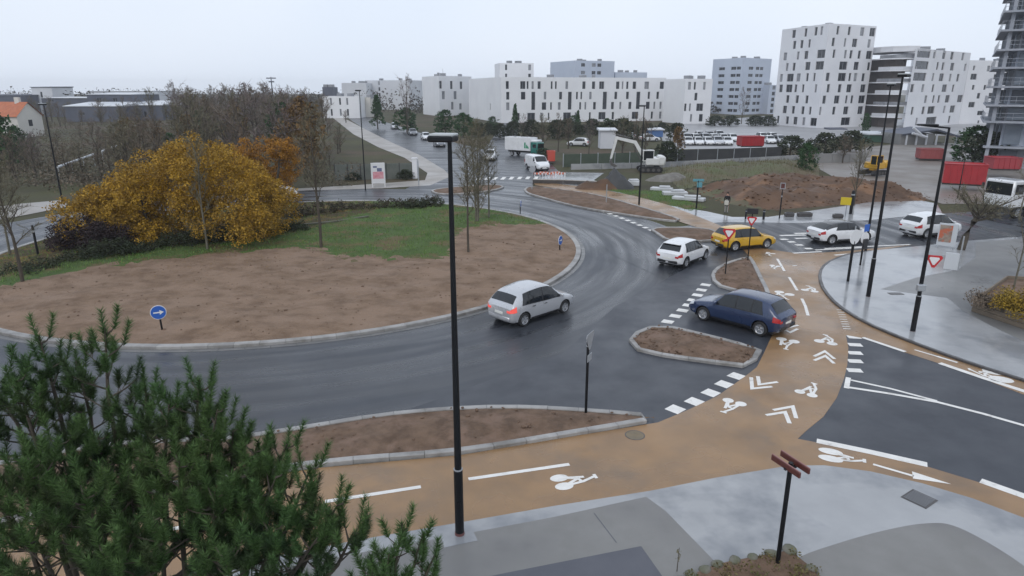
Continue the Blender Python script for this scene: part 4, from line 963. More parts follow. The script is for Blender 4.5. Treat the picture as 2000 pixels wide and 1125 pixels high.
# ---- left: grey industrial buildings, red roofed house
def boxb(name, label, px0, px1, Y, ytop, depth, m, roofm, cat='building', wins=(), rise=0):
    A = V2(at(px0,180,Y).x, Y); B = V2(at(px1,180,Y).x, Y); h = top_z(Y, ytop); L = B.x-A.x
    root = thing(name, label, cat, (0,0,0)); q = MB(); pts = [A, B, B+V2(0,depth), A+V2(0,depth)]
    facade(q, root, A, B, 0, h, [(L*a, L*b, c, d) for a, b, c, d in wins], lightshare=0)
    for i in (1,2,3): facade(q, root, pts[i], pts[(i+1)%4], 0, h, [])
    q.build('wall', m, root); q = MB(); q.add([(A.x-.3,Y-.3,h+.05),(B.x+.3,Y-.3,h+.05),(B.x+.3,Y+depth+.3,h+.25+rise),(A.x-.3,Y+depth+.3,h+.25+rise),(A.x-.3,Y-.3,h-.15),(B.x+.3,Y-.3,h-.15),(B.x+.3,Y+depth+.3,h-.15),(A.x-.3,Y+depth+.3,h-.15)], [(0,1,2,3),(0,4,5,1),(1,5,6,2),(2,6,7,3),(3,7,4,0),(7,6,5,4)]); q.build('roof', roofm, root); return root
boxb('industrial_building', 'dark slate building with a pale roof left of the tallest slate box', 78, 172, 262, 191, 16, M_slate, M_wroof, wins=[(.15,.25,5.4,6.4)])
boxb('industrial_building', 'tallest slate grey box building above the brown trees on the left', 168, 258, 240, 184, 18, M_slate, M_wroof, wins=[(.2,.3,5.6,7.2),(.55,.65,5.6,7.2)], rise=.25)
boxb('industrial_building', 'low slate building with a bright white roof at the right of the slate group', 228, 312, 232, 205, 18, M_slate, M_wroof, rise=.9, wins=[(.55,.62,1,3)])
boxb('industrial_building', 'low slate building with a bright white roof in front of the slate group', 120, 228, 222, 207, 14, M_slate, M_wroof, rise=.8, wins=[(.25,.35,2,3)])
boxb('industrial_building', 'grey cube building on the horizon behind the red roofed house', 62, 102, 290, 170, 14, M_wg, M_slate, wins=[(.4,.5,6,9)])
boxb('industrial_building', 'pale grey long shed on the horizon behind the slate buildings', 170, 300, 320, 178, 22, M_wg, M_wroof)
boxb('industrial_building', 'dark long shed roof at the far left edge on the horizon', -60, 40, 280, 186, 16, M_slate, M_slate)
hs = thing('red_roof_house', 'white gabled house with an orange tiled roof at the left edge', 'house', (0,0,0))
gx0, gx1, Y = at(46,230,150).x, at(88,230,156).x, 150; hw = top_z(150, 226); hr = top_z(153, 200)
gl, gr = V2(gx0, 148), V2(gx1, 155); gm = (gl+gr)/2; dv = V2(-(gr-gl).y, (gr-gl).x).normalized()*14
q = MB(); q.add([(*gl,0),(*gr,0),(*gr,hw),(*gm,hr),(*gl,hw)], [(0,1,2,3,4)])
bl, br, bmid = gl+dv, gr+dv, gm+dv
bl, br, bmid = gl+V2(-14,6), gr+V2(-14,6), gm+V2(-14,6)
q.add([(*bl,0),(*br,0),(*br,hw),(*bmid,hr),(*bl,hw)], [(4,3,2,1,0)]); q.add([(*gl,0),(*bl,0),(*bl,hw),(*gl,hw)], [(3,2,1,0)]); q.add([(*gr,0),(*br,0),(*br,hw),(*gr,hw)], [(0,1,2,3)]); q.build('wall', M_cream, hs)
q = MB(); o1 = (gl-gm)*1.12; o2 = (gr-gm)*1.12
zl = hr-(hr-hw)*1.12+.12
for o_ in (o1, o2): q.add([(*(gm+V2(.3,-.1)),hr+.12),(*(gm+o_+V2(.3,-.1)),zl),(*(bmid+o_),zl),(*bmid,hr+.12)], [(0,1,2,3) if o_ is o2 else (3,2,1,0)])
q.build('roof', M_tile, hs)
q = MB(); p = gm*.5+bmid*.5; p = gm.lerp(bmid, .2); q.box((p.x, p.y, hr+.4), (1.0,.7,1.4)); q.build('chimney', M_cream, hs)
q = MB(); a, b = gl.lerp(gr,.42), gl.lerp(gr,.58); q.add([(a.x+.0,a.y-.05,hw*.5),(b.x,b.y-.05,hw*.5),(b.x,b.y-.05,hw*.8),(a.x,a.y-.05,hw*.8)], [(0,1,2,3)]); q.build('window', M_win, hs)
# dark shed / aggregate conveyor roof and long walls on the site
sh = thing('site_shed', 'dark pitched shed with open grey front behind the arm lamp post on the site', 'shed', (0,0,0))
Y = 128; xa, xm, xb = at(1760,280,Y).x, at(1832,250,Y).x, at(1880,270,Y).x; za, zm, zb = 2.0, top_z(Y, 252), 1.5
q = MB(); q.add([(xa,Y,za),(xm,Y,zm),(xm,Y+9,zm),(xa,Y+9,za),(xa,Y,za-.3),(xm,Y,zm-.3)], [(0,1,2,3),(4,5,1,0)]); q.add([(xm,Y,zm),(xb,Y,zb),(xb,Y+9,zb),(xm,Y+9,zm),(xm,Y,zm-.3),(xb,Y,zb-.3)], [(0,1,2,3),(4,5,1,0)]); q.build('roof', M_slate, sh)
q = MB(); q.box(((xa+xm)/2, Y+4, 1), (xm-xa, 7, 2)); q.build('wall', M_plaza, sh)
for i in range(6): q = MB(); x = xa+1+(xb-xa-2)*i/5; q.box((x, Y+.2, 1.0), (.25,.25,2.0)); q.build('post', M_wg, sh)
for i in range(2): q = MB(); q.tube([(xa+1.5,Y-.5,za+.2+i),(xm-2-i,Y-.5,zm-1.5+i*.3)], .25, 6); q.build('conveyor_rail', M_wg, sh)
boxb('site_hut', 'green site hut with a pale roof left of the dark pitched shed', 1712, 1768, 135, 262, 6, mat('hut_green', (.05,.11,.08), (.06,.13,.095), .5, rough=(.5,.6)), M_wroof, cat='hut')
boxb('brick_gatehouse', 'brown boarded hoarding at the foot of the white tower', 1632, 1662, 178, 252, 3, mat('brown_board', (.16,.11,.085), rough=(.7,.7)), M_slate, cat='hut')
boxb('market_stall', 'small blue and white cabin at the near end of the far car park', 1272, 1300, 150, 253, 4, mat('cabin_blue', (.08,.17,.38), rough=(.5,.5)), M_wroof, cat='cabin')
boxb('site_cabin', 'pale grey cabin standing above the white excavator boom', 1176, 1206, 120, 254, 3, M_wg, M_wroof, cat='cabin')
# ================================================================== walls, fences, posts and signs
M_pole = mat('black_pole_paint', (.006,.007,.009), rough=(.45,.45), spec=.3); M_galv = mat('galvanised_steel', (.42,.44,.46), (.36,.38,.40), 3, rough=(.35,.5), metallic=.4, coord='object')
M_signw = mat('sign_white', (.72,.72,.72), rough=(.35,.35)); M_signr = mat('sign_red', (.50,.025,.03), rough=(.35,.35)); M_signb = mat('sign_blue', (.03,.12,.46), rough=(.3,.3))
M_brown = mat('sign_brown', (.10,.028,.022), rough=(.4,.4)); M_yel = mat('sign_yellow', (.60,.45,.02), rough=(.4,.4)); M_fence = mat('dark_mesh_fence', (.035,.037,.04), (.05,.05,.05), 1, rough=(.6,.7))
M_gfence = mat('grey_green_board', (.10,.115,.10), (.13,.14,.125), 1.5, rough=(.6,.8)); M_wood = mat('weathered_timber', (.20,.16,.115), (.15,.12,.09), 2, rough=(.6,.8), bump=.006, bscale=9, stretch=(1,1,6))
M_lampw = mat('lamp_head_top', (.42,.44,.44), rough=(.35,.45))
def lamp_post(label, px, ytop, head=None, r=.075, lean=0, basecol=True, sleeve=True):
    p = G(*px); h = top_z(p.y, ytop); t = thing('street_lamp', label, 'street lamp', (p.x, p.y, .02))
    q = MB(); q.tube([(0,0,0),(0,0,h*.22),(0,0,h)], [r, r*.95, r*.5], 12); q.build('pole', M_pole, t, smooth=60)
    if sleeve:
        q = MB(); q.tube([(0,0,0.02),(0,0,h*.19)], r*1.22, 12); q.build('base_sleeve', M_pole, t, smooth=60)
        q = MB(); q.cyl((0,0,h*.19+.015), r*1.24, .03, 12); q.build('collar', M_galv, t)
        q = MB(); q.cyl((0,0,.04), r*1.35, .07, 12); q.build('base_ring', mat('base_ring_red', (.16,.07,.065), rough=(.5,.5)), t)
        q = MB(); q.box((0,-r*1.2,.75), (r*1.1,.02,.35)); q.build('access_door', M_pole, t)
    if head:
        dx, dy, L = head; d = Vector((dx, dy, 0)).normalized(); a = atan2(dy, dx)
        M = Matrix.Translation((0,0,h)) @ Matrix.Rotation(a, 4, 'Z')
        q = MB(); q.rbox((L/2-.12,0,.03), (L,.42,.12), .03, M=M); hd = q.build('lamp_head', M_pole, t)
        q = MB(); q.rbox((L/2-.14,0,.105), (L*.94,.38,.05), .015, M=M); q.build('head_cover', M_lampw, hd)
        q = MB(); q.box((L*.55,0,-.03), (L*.5,.26,.012), M=M); q.build('diffuser', mat('lamp_diffuser', (.5,.5,.48), rough=(.2,.2)), hd)
    return t
lamp_post('tall black street lamp with a flat head standing in front of the roundabout', (898,1045), 276, (-1,.25,.52), .085)
lamp_post('tall black lamp post on the wet pavement nearest to the white discs', (1695,582), 150, (1,.8,.5), .085)
lamp_post('thinner black lamp post further back beside the low white car', (1690,492), 168, (1,1,.5), .075, sleeve=False)
L3 = lamp_post('black lamp post with a long arm at the top carrying a give way sign', (1782,650), 250, None, .085)
p = G(1782,650); h = top_z(p.y, 250)
q = MB(); q.tube([(0,0,h-.02),(-.98,.25,h+.08)], .035, 8); q.rbox((-.75,.2,h+.09), (.75,.26,.07), .025, radians(-14)); q.build('lamp_arm', M_pole, L3, smooth=40)
q = MB(); q.rbox((-.06,-.12,top_z(p.y,561)), (.34,.2,.28), .03); q.build('control_box', M_galv, L3)
lamp_post('black lamp post on the left beyond the bare sapling', (122,395), 205, (-1,.3,.6), .08, sleeve=False)
lamp_post('black lamp post beside the pink and white advertising panel', (714,372), 178, (-1,.2,.5), .07, sleeve=False)
lamp_post('black lamp post standing in the long earth island by the excavator', (1248,400), 208, (-1,.3,.6), .085, sleeve=False)
lamp_post('short pale lamp post in front of the far car park fence', (1306,312), 272, (-1,0,.8), .05, sleeve=False)
lamp_post('thin black post in front of the red container', (1870,388), 316, None, .06, sleeve=False)
# ---- signs
def disc_mb(q, c, r, th, n=24, mi=0): return q.cyl(c, r, th, n, 'Y', mi)
def face_cam(p, extra=0): return atan2(p.y, p.x)-pi/2+extra       # local -Y towards the camera side
def tri(q, r, y, mi=0, zc=0):  # downward triangle plate with clipped corners
    pts = []
    for k in range(3):
        a = -pi/2+2*pi*k/3
        for da in (-.16, .16): pts.append((r*cos(a+da), r*sin(a+da)+zc))
    n = 6; vs = [(x, y-.006, z) for x, z in pts]+[(x, y+.006, z) for x, z in pts]
    return q.add(vs, [tuple(range(n)), tuple(range(n, 2*n))[::-1]]+[(i, n+i, n+(i+1)%n, (i+1)%n) for i in range(n)], mi)
def give_way(label, px, yc, r=.46, plate=False, rot=0, post=True):
    p = G(*px); z = top_z(p.y, yc); t = thing('give_way_sign', label, 'road sign', (p.x, p.y, .03), face_cam(p, rot))
    if post: q = MB(); q.tube([(0,.06,0),(0,.06,z+r*.5+(.5 if plate else 0))], .035, 10); q.build('post', M_pole, t, smooth=60)
    q = MB(); tri(q, r, 0, zc=z); f = q.build('sign_face', M_signr, t)
    q = MB(); tri(q, r*.60, -.012, zc=z); q.build('white_centre', M_signw, f)
    if plate: q = MB(); q.rbox((0,0,z+r+.22), (.62,.03,.32), .01); q.build('plate', M_black, t)
    return t
give_way('give way sign without a plate at the tail of the yellow car', (1416,541), 456, .36)
give_way('give way sign with a dark plate above it in front of the yellow car', (1460,512), 431, .31, plate=True)
p = G(1782,650)
t = thing('give_way_sign', 'red and white give way sign fixed half way up the arm lamp post', 'road sign', (p.x+.30, p.y-.10, .02), face_cam(p, .1)); z = top_z(p.y, 508)
q = MB(); tri(q, .32, 0, zc=z); f = q.build('sign_face', M_signr, t); q = MB(); tri(q, .2, -.012, zc=z); q.build('white_centre', M_signw, f); q = MB(); q.box((-.15,.04,z),(.3,.03,.05)); q.build('bracket', M_galv, t)
def blue_arrow(label, px, yc, r=.31, rot=0.0, arrow=1):
    p = G(*px); z = top_z(p.y, yc)-.1; t = thing('blue_arrow_sign', label, 'road sign', (p.x, p.y, .12), face_cam(p, rot))
    q = MB(); q.tube([(.05,.05,-.1),(.02,.05,z+r*.4)], .04, 10); q.build('post', M_pole, t, smooth=60)
    q = MB(); disc_mb(q, (0,0,z), r, .02); q.build('rim', M_signw, t)
    q = MB(); disc_mb(q, (0,-.012,z), r*.92, .02); b = q.build('sign_face', M_signb, t)
    q = MB(); y = -.026; s = arrow*r
    q.add([(-.62*s,y,z-.09*r),(.2*s,y,z-.09*r),(.2*s,y,z+.09*r),(-.62*s,y,z+.09*r)], [(0,1,2,3)] if arrow > 0 else [(3,2,1,0)])
    q.add([(.15*s,y-.001,z-.34*r),(.68*s,y-.001,z),(.15*s,y-.001,z+.34*r)], [(0,1,2)] if arrow > 0 else [(2,1,0)])
    q.build('arrow', M_signw, b); return t
blue_arrow('round blue sign with a white arrow in the bare earth of the island', (316,654), 611)
blue_arrow('round blue sign seen edge on at the right tip of the island kerb', (1094,494), 470, .30, 1.15)
blue_arrow('dark round sign seen edge on at the back of the island by the road', (1017,419), 398, .28, 1.4)
# sign seen edge on in the front island
p = G(1144,812); z = top_z(p.y, 668); t = thing('edge_on_sign', 'black sign post in the front earth island with its plates seen edge on', 'road sign', (p.x, p.y, .12), radians(62))
q = MB(); q.tube([(0,0,-.1),(0,0,z)], .045, 10); q.build('post', M_pole, t, smooth=60)
q = MB(); tri(q, .34, -.06, zc=z-.02); q.build('sign_plate', M_galv, t); q = MB(); q.rbox((0,-.06,z-.62), (.34,.02,.24), .008); q.build('number_plate', M_galv, t)
q = MB(); q.cyl((0,0,z-.25), .06, .03, 10); q.cyl((0,0,z-.1), .06, .03, 10); q.build('clamp', M_galv, t)
# white disc signs seen from behind on black posts
def disc_post(label, px, ytop, r, yc, hasdisc=True, thick=.07):
    p = G(*px); t = thing('disc_sign', label, 'road sign', (p.x, p.y, .09), face_cam(p, .95)); z = top_z(p.y, yc)
    q = MB(); q.tube([(0,.05,0),(0,.05,z-r*.6)], thick, 12); q.build('post', M_pole, t, smooth=60)
    q = MB(); q.tube([(0,.05,z-r),(0,.05,top_z(p.y, ytop))], .03, 8); q.build('upper_post', M_galv, t, smooth=60)
    if hasdisc: q = MB(); disc_mb(q, (0,0,z), r, .02); q.build('disc', M_signw, t)
    return t
disc_post('white disc sign on a thick black post, left of the pair on the pavement', (1657,553), 445, .40, 466)
t = disc_post('white disc sign under a small blue plate, right of the pair on the pavement', (1681,521), 440, .34, 468, thick=.055)
p = G(1681,521); z = top_z(p.y, 448); q = MB(); q.rbox((0,-.03,z), (.42,.02,.42), .005); q.build('blue_plate', M_signb, t)
q = MB(); q.rbox((.02,-.05,z-.95), (.42,.1,.62), .12); q.build('dark_box', M_black, t, smooth=40)
# brown direction blades at the bottom
p = G(1518,1105); z = top_z(p.y, 915); t = thing('direction_sign', 'brown double bladed direction sign on a black post at the bottom of the picture', 'direction sign', (p.x, p.y, .02), radians(-68))
q = MB(); q.tube([(0,0,0),(0,0,z+.12)], .05, 12); q.build('post', M_pole, t, smooth=60)
for y, zz in ((-.11, .05), (.13, .09)):
    q = MB(); q.rbox((-.02,y,z+zz), (.80,.055,.13), .012); b = q.build('blade', M_brown, t)
    q = MB(); q.rbox((-.02,y,z+zz+.072), (.80,.03,.012), .004); q.build('blade_edge', mat('blade_edge_pink', (.26,.12,.11), rough=(.4,.4)), b)
q = MB(); q.box((0,0,z+.0), (.06,.3,.05)); q.build('bracket', M_black, t)
# advertising totem on the right plaza
p = G(1845,488); t = thing('advertising_panel', 'white framed advertising panel with a reddish poster on the right pavement', 'advertising panel', (p.x, p.y, .09), face_cam(p, -.1))
q = MB(); q.rbox((0,0,1.05), (1.25,.16,1.75), .03); q.build('case', mat('panel_case_white', (.5,.52,.54), rough=(.35,.45)), t)
q = MB(); q.rbox((-.12,-.085,1.15), (.82,.02,1.3), .004); ps = q.build('poster', mat('poster_print', (.20,.13,.10), (.32,.27,.22), 3.5, rough=(.2,.2), c3=(.45,.12,.06), c3scale=1.6, c3range=(.5,.55), coord='object'), t)
for x in (-.5,.5): q = MB(); q.box((x,0,.1),(.1,.12,.25)); q.build('leg', M_galv, t)
t.scale = (.85,.85,.85)
p = G(1855,530); t = thing('white_board', 'plain white upright board in front of the advertising panel', 'board', (p.x, p.y, .09), face_cam(p, -.05))
q = MB(); q.rbox((0,0,.5), (.68,.08,.98), .01); q.build('panel', mat('board_white', (.55,.57,.59), rough=(.3,.4)), t); q = MB(); q.box((.36,.03,1.0), (.07,.07,2.0)); q.build('post', M_galv, t)
# pink billboard far left of centre
p = G(740,366); t = thing('billboard', 'white and pink advertising panel on four legs beside the far road', 'advertising panel', (p.x, p.y, .0), face_cam(p, .05))
zt = top_z(p.y, 318); q = MB(); q.rbox((0,0,zt*.58), (1.45,.12,zt*.84), .02); q.build('panel', M_signw, t)
q = MB(); q.rbox((0,-.065,zt*.50), (1.1,.02,zt*.28), .003); q.build('pink_print', mat('pink_print', (.62,.16,.22), (.68,.4,.42), 2.2, rough=(.4,.4), coord='object'), t)
q = MB(); q.rbox((.15,-.066,zt*.72), (.5,.02,zt*.14), .003); q.rbox((-.3,-.066,zt*.84), (.4,.02,zt*.07), .003); q.build('blue_print', mat('blue_grey_print', (.14,.16,.26), rough=(.4,.4)), t)
for x in (-.65,.65): q = MB(); q.box((x,0,zt*.1),(.1,.1,zt*.2)); q.build('leg', M_signw, t)
# posts and small things on the far pavement
def post(name, label, cat, px, ytop, r, m, group=None):
    p = G(*px); h = top_z(p.y, ytop); t = thing(name, label, cat, (p.x, p.y, .01), 0, group)
    q = MB(); q.tube([(0,0,0),(0,0,h*.93),(0,0,h)], [r,r,r*.6], 10); q.build('post', m, t, smooth=60); q = MB(); q.cyl((0,0,h*.82), r*1.06, h*.06, 10); q.build('band', M_galv, t); return t
post('bollard', 'black bollard left of the dark sign plate on the far pavement', 'bollard', (1456,428), 409, .07, M_pole)
post('bollard', 'black bollard right of the dark sign plate on the far pavement', 'bollard', (1491,429), 410, .09, M_pole)
post('thin_post', 'thin black post at the kerb of the far pavement in front of the mud bank', 'post', (1522,427), 374, .05, M_pole)
p = G(1522,427); t = thing('square_sign', 'small framed sign at the top of the thin post before the mud bank', 'road sign', (p.x, p.y, 0), face_cam(p)); z = top_z(p.y, 363)
q = MB()
for x in (-.17,.17): q.box((x,-.07,z),(.05,.03,.5))
for zz in (-.22,.22): q.box((0,-.07,z+zz),(.29,.03,.05))
q.build('frame', M_galv, t); q = MB(); q.box((0,-.06,z),(.29,.015,.39)); q.build('panel', M_brown, t)
q = MB(); q.tube([(0,0,0),(0,0,z+.2)], .03, 8); q.build('post', M_pole, t)
for i, (x, y, l) in enumerate([(1541,423,'first low dark kerb block from the thin post'),(1571,423,'middle low dark kerb block, the longest'),(1636,426,'low dark kerb block below the yellow board')]):
    p = G(x, y); t = thing('kerb_block', l+' on the far pavement', 'kerb block', (p.x, p.y, .012), 0); q = MB(); q.rbox((0,0,.16), ((.75,1.2,.8)[i],.4,.32), .06); q.build('block', M_kdark, t); q = MB(); q.box((0,0,.335), ((.5,.9,.5)[i],.2,.03)); q.build('cap', M_black, t)
p = G(1648,424); z = top_z(p.y, 393); t = thing('yellow_board', 'yellow board on a post in front of the mud bank', 'road sign', (p.x, p.y, 0), face_cam(p)); q = MB(); q.rbox((0,0,z), (.78,.04,.62), .01); q.build('panel', M_yel, t); q = MB(); q.tube([(.1,.05,0),(.1,.05,z)], .04, 8); q.build('post', M_galv, t)
post('thick_post', 'dark sleeved post beside the yellow board', 'post', (1661,418), 372, .13, M_pole)
p = G(1360,408); z = top_z(p.y, 352); t = thing('teal_sign', 'teal topped sign post on the grass strip by the far path', 'road sign', (p.x, p.y, 0), face_cam(p, .2)); q = MB(); q.tube([(0,.04,0),(0,.04,z)], .07, 10); q.build('post', M_pole, t)
q = MB(); q.rbox((0,0,z), (.95,.05,.22), .02); q.rbox((.12,0,z-.4), (.45,.05,.45), .02); q.build('plate', mat('teal_plate', (.10,.28,.33), rough=(.4,.4)), t)
for l, px, yt in [('pale post at the near edge of the zebra crossing','1038,372',322),]:
    p = G(1039,374); t = thing('crossing_sign', 'post with a pale round sign back at the tip of the long earth island', 'road sign', (p.x, p.y, .1), .2); z = top_z(p.y, 326); q = MB(); q.tube([(0,0,0),(0,0,z)], .05, 8); q.build('post', M_galv, t); q = MB(); disc_mb(q, (0,-.05,z-.35), .33, .02, 18); q.build('disc', M_galv, t)
post('thin_post', 'grey post at the white gate pillar by the far road', 'post', (818,362), 312, .06, M_galv)
post('thin_post', 'thin grey post in the soil of the long earth island', 'post', (1184,400), 360, .04, M_galv)
post('thin_post', 'dark leaning post on the verge at the left by the road', 'post', (76,505), 440, .07, M_pole)
# traffic cones / barrier group near the lorry
M_cone = mat('cone_orange', (.55,.12,.05), rough=(.5,.5)); bar0 = None
for i, x in enumerate([1052,1062,1073,1085,1096]):
    p = G(x, 352-(i % 2)*2)
    if bar0 is None:
        t = thing('traffic_barrier', 'leftmost small red and white barrier board at the roadworks beyond the long island', 'barrier', (p.x,p.y,.01), 0, 'barriers at the roadworks'); bar0 = t
        q = MB(); q.rbox((0,0,.75), (1.1,.05,.22), .01); q.build('board', M_cone, t)
        for xx in (-.4,0,.4): q = MB(); q.box((xx,-.03,.75),(.16,.02,.2)); q.build('white_stripe', M_signw, t)
        for xx in (-.45,.45): q = MB(); q.box((xx,0,.4),(.05,.3,.8)); q.build('leg', M_signw, t)
        index_kids()
    else: dup(bar0, (p.x,p.y,.01), .2*(i-2), 1, ['','second barrier board from the left at the roadworks','middle barrier board of the five at the roadworks','second barrier board from the right at the roadworks','rightmost barrier board of the five at the roadworks'][i])
# ---- walls and fences
def run_wall(name, label, cat, pts, h, th, m, cap=None, z0=-.05, posts=None, pm=None, panel=None, **kw):
    t = thing(name, label, cat, (0,0,0)); P = [Vector(G(*p)[:2]) for p in pts]
    for i in range(len(P)-1):
        a, b = P[i], P[i+1]; d = b-a; L = d.length; n = max(1, round(L/(panel or L))); e = d/n
        for k in range(n):
            c = a+e*(k+.5); q = MB(); q.box((c.x,c.y,z0+h/2), (e.length-(.06 if panel else 0), th, h), atan2(d.y,d.x)); q.build('panel', m, t)
            if cap: q = MB(); q.box((c.x,c.y,z0+h+.03), (e.length-.01, th+.06, .06), atan2(d.y,d.x)); q.build('coping', cap, t)
            if pm: q = MB(); c = a+e*k; q.box((c.x,c.y,z0+h/2+.05), (.1,.12,h+.1), atan2(d.y,d.x)); q.build('post', pm, t)
    return t
run_wall('site_fence', 'dark mesh fence in front of the far car park', 'fence', [(1282,318),(1400,314),(1525,309)], 1.75, .06, M_fence, pm=M_galv, panel=3.0)
run_wall('concrete_wall', 'low pale concrete wall running behind the excavator and the grass bank', 'wall', [(1115,331),(1290,327),(1400,321),(1560,312)], .75, .3, M_conc, panel=4.0)
run_wall('concrete_wall', 'pale grey retaining wall behind the dark green bush', 'wall', [(1590,318),(1690,316)], 1.3, .3, M_plaza, panel=3.0)
run_wall('mesh_fence', 'dark green mesh fence behind the excavator bucket', 'fence', [(1100,326),(1200,323),(1285,319)], 1.7, .06, mat('green_mesh', (.05,.07,.05), (.065,.085,.06), 1, rough=(.7,.7)), pm=M_galv, panel=2.8)
run_wall('board_fence', 'grey green board fence behind the pink advertising panel', 'fence', [(655,352),(730,350),(806,348)], 1.8, .08, M_gfence, pm=M_fence, panel=1.6)
q = MB(); p = G(811,348); t = thing('gate_pillar', 'white gate pillar at the right end of the board fence', 'pillar', (p.x,p.y,0)); q.rbox((0,0,1.1),(.55,.5,2.3),.03); q.build('shaft', M_ww, t); q = MB(); q.rbox((0,0,2.3),(.7,.65,.12),.03); q.build('cap', M_ww, t)
run_wall('dark_kerb_wall', 'low dark wall along the far side of the long earth island path', 'wall', [(1040,358),(1100,359),(1165,362)], .45, .35, M_kdark, cap=M_path, panel=3.0)
run_wall('low_stone_edge', 'low mossy stone edge crossing the island in front of the yellow tree', 'wall', [(150,492),(300,478),(450,463),(560,450),(660,440),(720,430)], .42, .28, mat('mossy_stone', (.12,.12,.085), (.085,.085,.06), 1.5, rough=(.8,.9), bump=.02, bscale=7), panel=1.5)
# white tarpaulin slabs along the far path, rubble
M_tarp = mat('white_slab', (.55,.56,.57), (.45,.46,.47), .8, rough=(.3,.5)); rr = random.Random(8)
for i, (x, y, w_, h_, l) in enumerate([(1292,372,2.2,.3,'flat white slab nearest the lamp post on the far verge'),(1318,381,2.4,.35,'white slab in the middle of the verge pile'),(1345,391,3.0,.3,'white slab at the right end of the verge pile'),(1232,362,2.0,.5,'pale broken slab beside the dark heap')]):
    p = G(x, y); t = thing('concrete_slab', l, 'slab', (p.x,p.y,.0), rr.uniform(-.6,.0))
    q = MB(); q.rbox((0,0,h_/2), (w_,.9,h_), .05); q.build('slab_body', M_tarp, t)
    q = MB(); q.rbox((.3,.1,h_+.09), (w_*.5,.6,.18), .04, .3); q.build('upper_piece', M_tarp, t)
# drain grate, manhole, gully
def grate(name, label, px, w_, d_, rz, z, bars=True):
    p = G(*px); t = thing(name, label, 'drain cover', (p.x,p.y,z), rz); q = MB(); q.rbox((0,0,.004), (w_,d_,.012), .003); q.build('frame', M_kdark, t)
    if bars:
        for k in range(9): q = MB(); q.box((-w_/2+.07+(w_-.14)*k/8,0,.013), (w_*.055,d_*.84,.008)); q.build('bar', mat('grate_iron', (.16,.165,.175), rough=(.4,.5)), t)
grate('drain_grate', 'square dark drain grate in the wet front pavement', (1795,976), .62, .62, .6, .026)
grate('drain_cover', 'small dark drain cover on the wet right pavement', (1749,577), .7, .35, .05, .094, False)
p = G(1240,851); t = thing('manhole_cover', 'greenish round manhole cover in the cycle lane at the island tip', 'manhole cover', (p.x,p.y,.0195)); q = MB(); q.cyl((0,0,0),.27,.006,24); q.build('lid', mat('manhole_iron', (.185,.14,.08), (.15,.12,.075), 5, rough=(.4,.6)), t); q = MB(); q.lathe([(.27,-.003),(.27,.004),(.30,.004),(.30,-.003)], 24, 'Z'); q.build('ring', M_kdark, t)
# timber planter on the right
p0, p1, p2 = G(1898,612), G(1990,640), G(2120,690)
t = thing('timber_planter', 'weathered timber planter box with shrubs at the right edge', 'planter', (0,0,0)); hh = .62; pl = [Vector(p0[:2]), Vector(G(2060,668)[:2]), Vector(G(2140,575)[:2]), Vector(G(1962,565)[:2])]
for i in range(4):
    a, b = pl[i], pl[(i+1)%4]; d = b-a
    for k in range(3): q = MB(); c = (a+b)/2; q.rbox((c.x,c.y,.2+k*.215), (d.length+.06,.07,.205), .012, atan2(d.y,d.x)); q.build('plank', M_wood, t)
q = MB(); q.prism([tuple(v) for v in offset(pl,.05)], .05, .58); q.build('soil', M_bed, t)
# mossy stone bed at the bottom
bp = [Vector(G(*q_)[:2]) for q_ in [(1300,1150),(1400,1108),(1470,1094),(1542,1081),(1585,1116),(1640,1190),(1300,1260)]]
t = thing('stone_bed', 'mossy stone edged planting bed at the foot of the brown direction sign', 'planting bed', (0,0,0)); rr = random.Random(3)
M_moss = mat('mossy_boulder', (.10,.105,.06), (.19,.18,.155), 2.4, rough=(.75,.9), bump=.02, bscale=12, coord='object')
edgepts = sharpen(bp, .34)
for k, v in enumerate(edgepts):
    bm = bmesh.new(); bmesh.ops.create_icosphere(bm, subdivisions=2, radius=.16)
    for vv in bm.verts: vv.co = Vector((vv.co.x*rr.uniform(.9,1.1), vv.co.y*.85, vv.co.z*.42))*(1+.25*noise.noise(vv.co*5+Vector((k*3.1,0,0))))
    me = bpy.data.meshes.new('stone'); bm.to_mesh(me); bm.free(); me.materials.append(M_moss); me.polygons.foreach_set('use_smooth',[True]*len(me.polygons)); o = link('stone', me, t, (v.x,v.y,.08), rr.uniform(0,6)); s = rr.uniform(.8,1.25); o.scale = (s,s,s)
q = MB(); q.prism([tuple(v) for v in bp], .0, .09); q.build('soil', M_bed, t)
# ---- mud bank beyond the east road and grass bank
mudP = [Vector(G(*q_)[:2]) for q_ in [(1330,372),(1420,400),(1500,412),(1640,402),(1830,392),(1815,378),(1740,362),(1690,350),(1600,345),(1500,345),(1400,352)]]
def mud_h(x, y):
    d = min((Vector((x,y))-q_).length for q_ in MUDS); k = min(1, d/4.5); k = k*k*(3-2*k); c = Vector((x,y)); amp = .95+.2*max(0, 1-abs(x-34)/14)
    return -.08+k*amp*(.85+.6*fbm(x,y,.22))+k*.5*fbm(x,y,.75,6)
M_dturf = mat('dull_turf', (.095,.11,.048), (.10,.085,.05), .35, rough=(.85,.95), bump=.06, bscale=4, c3=(.13,.10,.06), c3scale=.2)
MUDS = sharpen(mudP, .8); earth('mud_bank', mudP, .55, mud_h, [M_mud, M_dturf], mpick=lambda x, y: 1 if x+2.5*fbm(x,y,.35,6)+.25*(y-66) < 19.5 or y+1.5*fbm(x,y,.5) > 88 else 0, kind='structure')
gbP = [Vector(G(*q_)[:2]) for q_ in [(1285,330),(1330,372),(1400,352),(1500,345),(1600,345),(1600,320),(1500,318),(1400,324)]]; GBS = sharpen(gbP, 1.2)
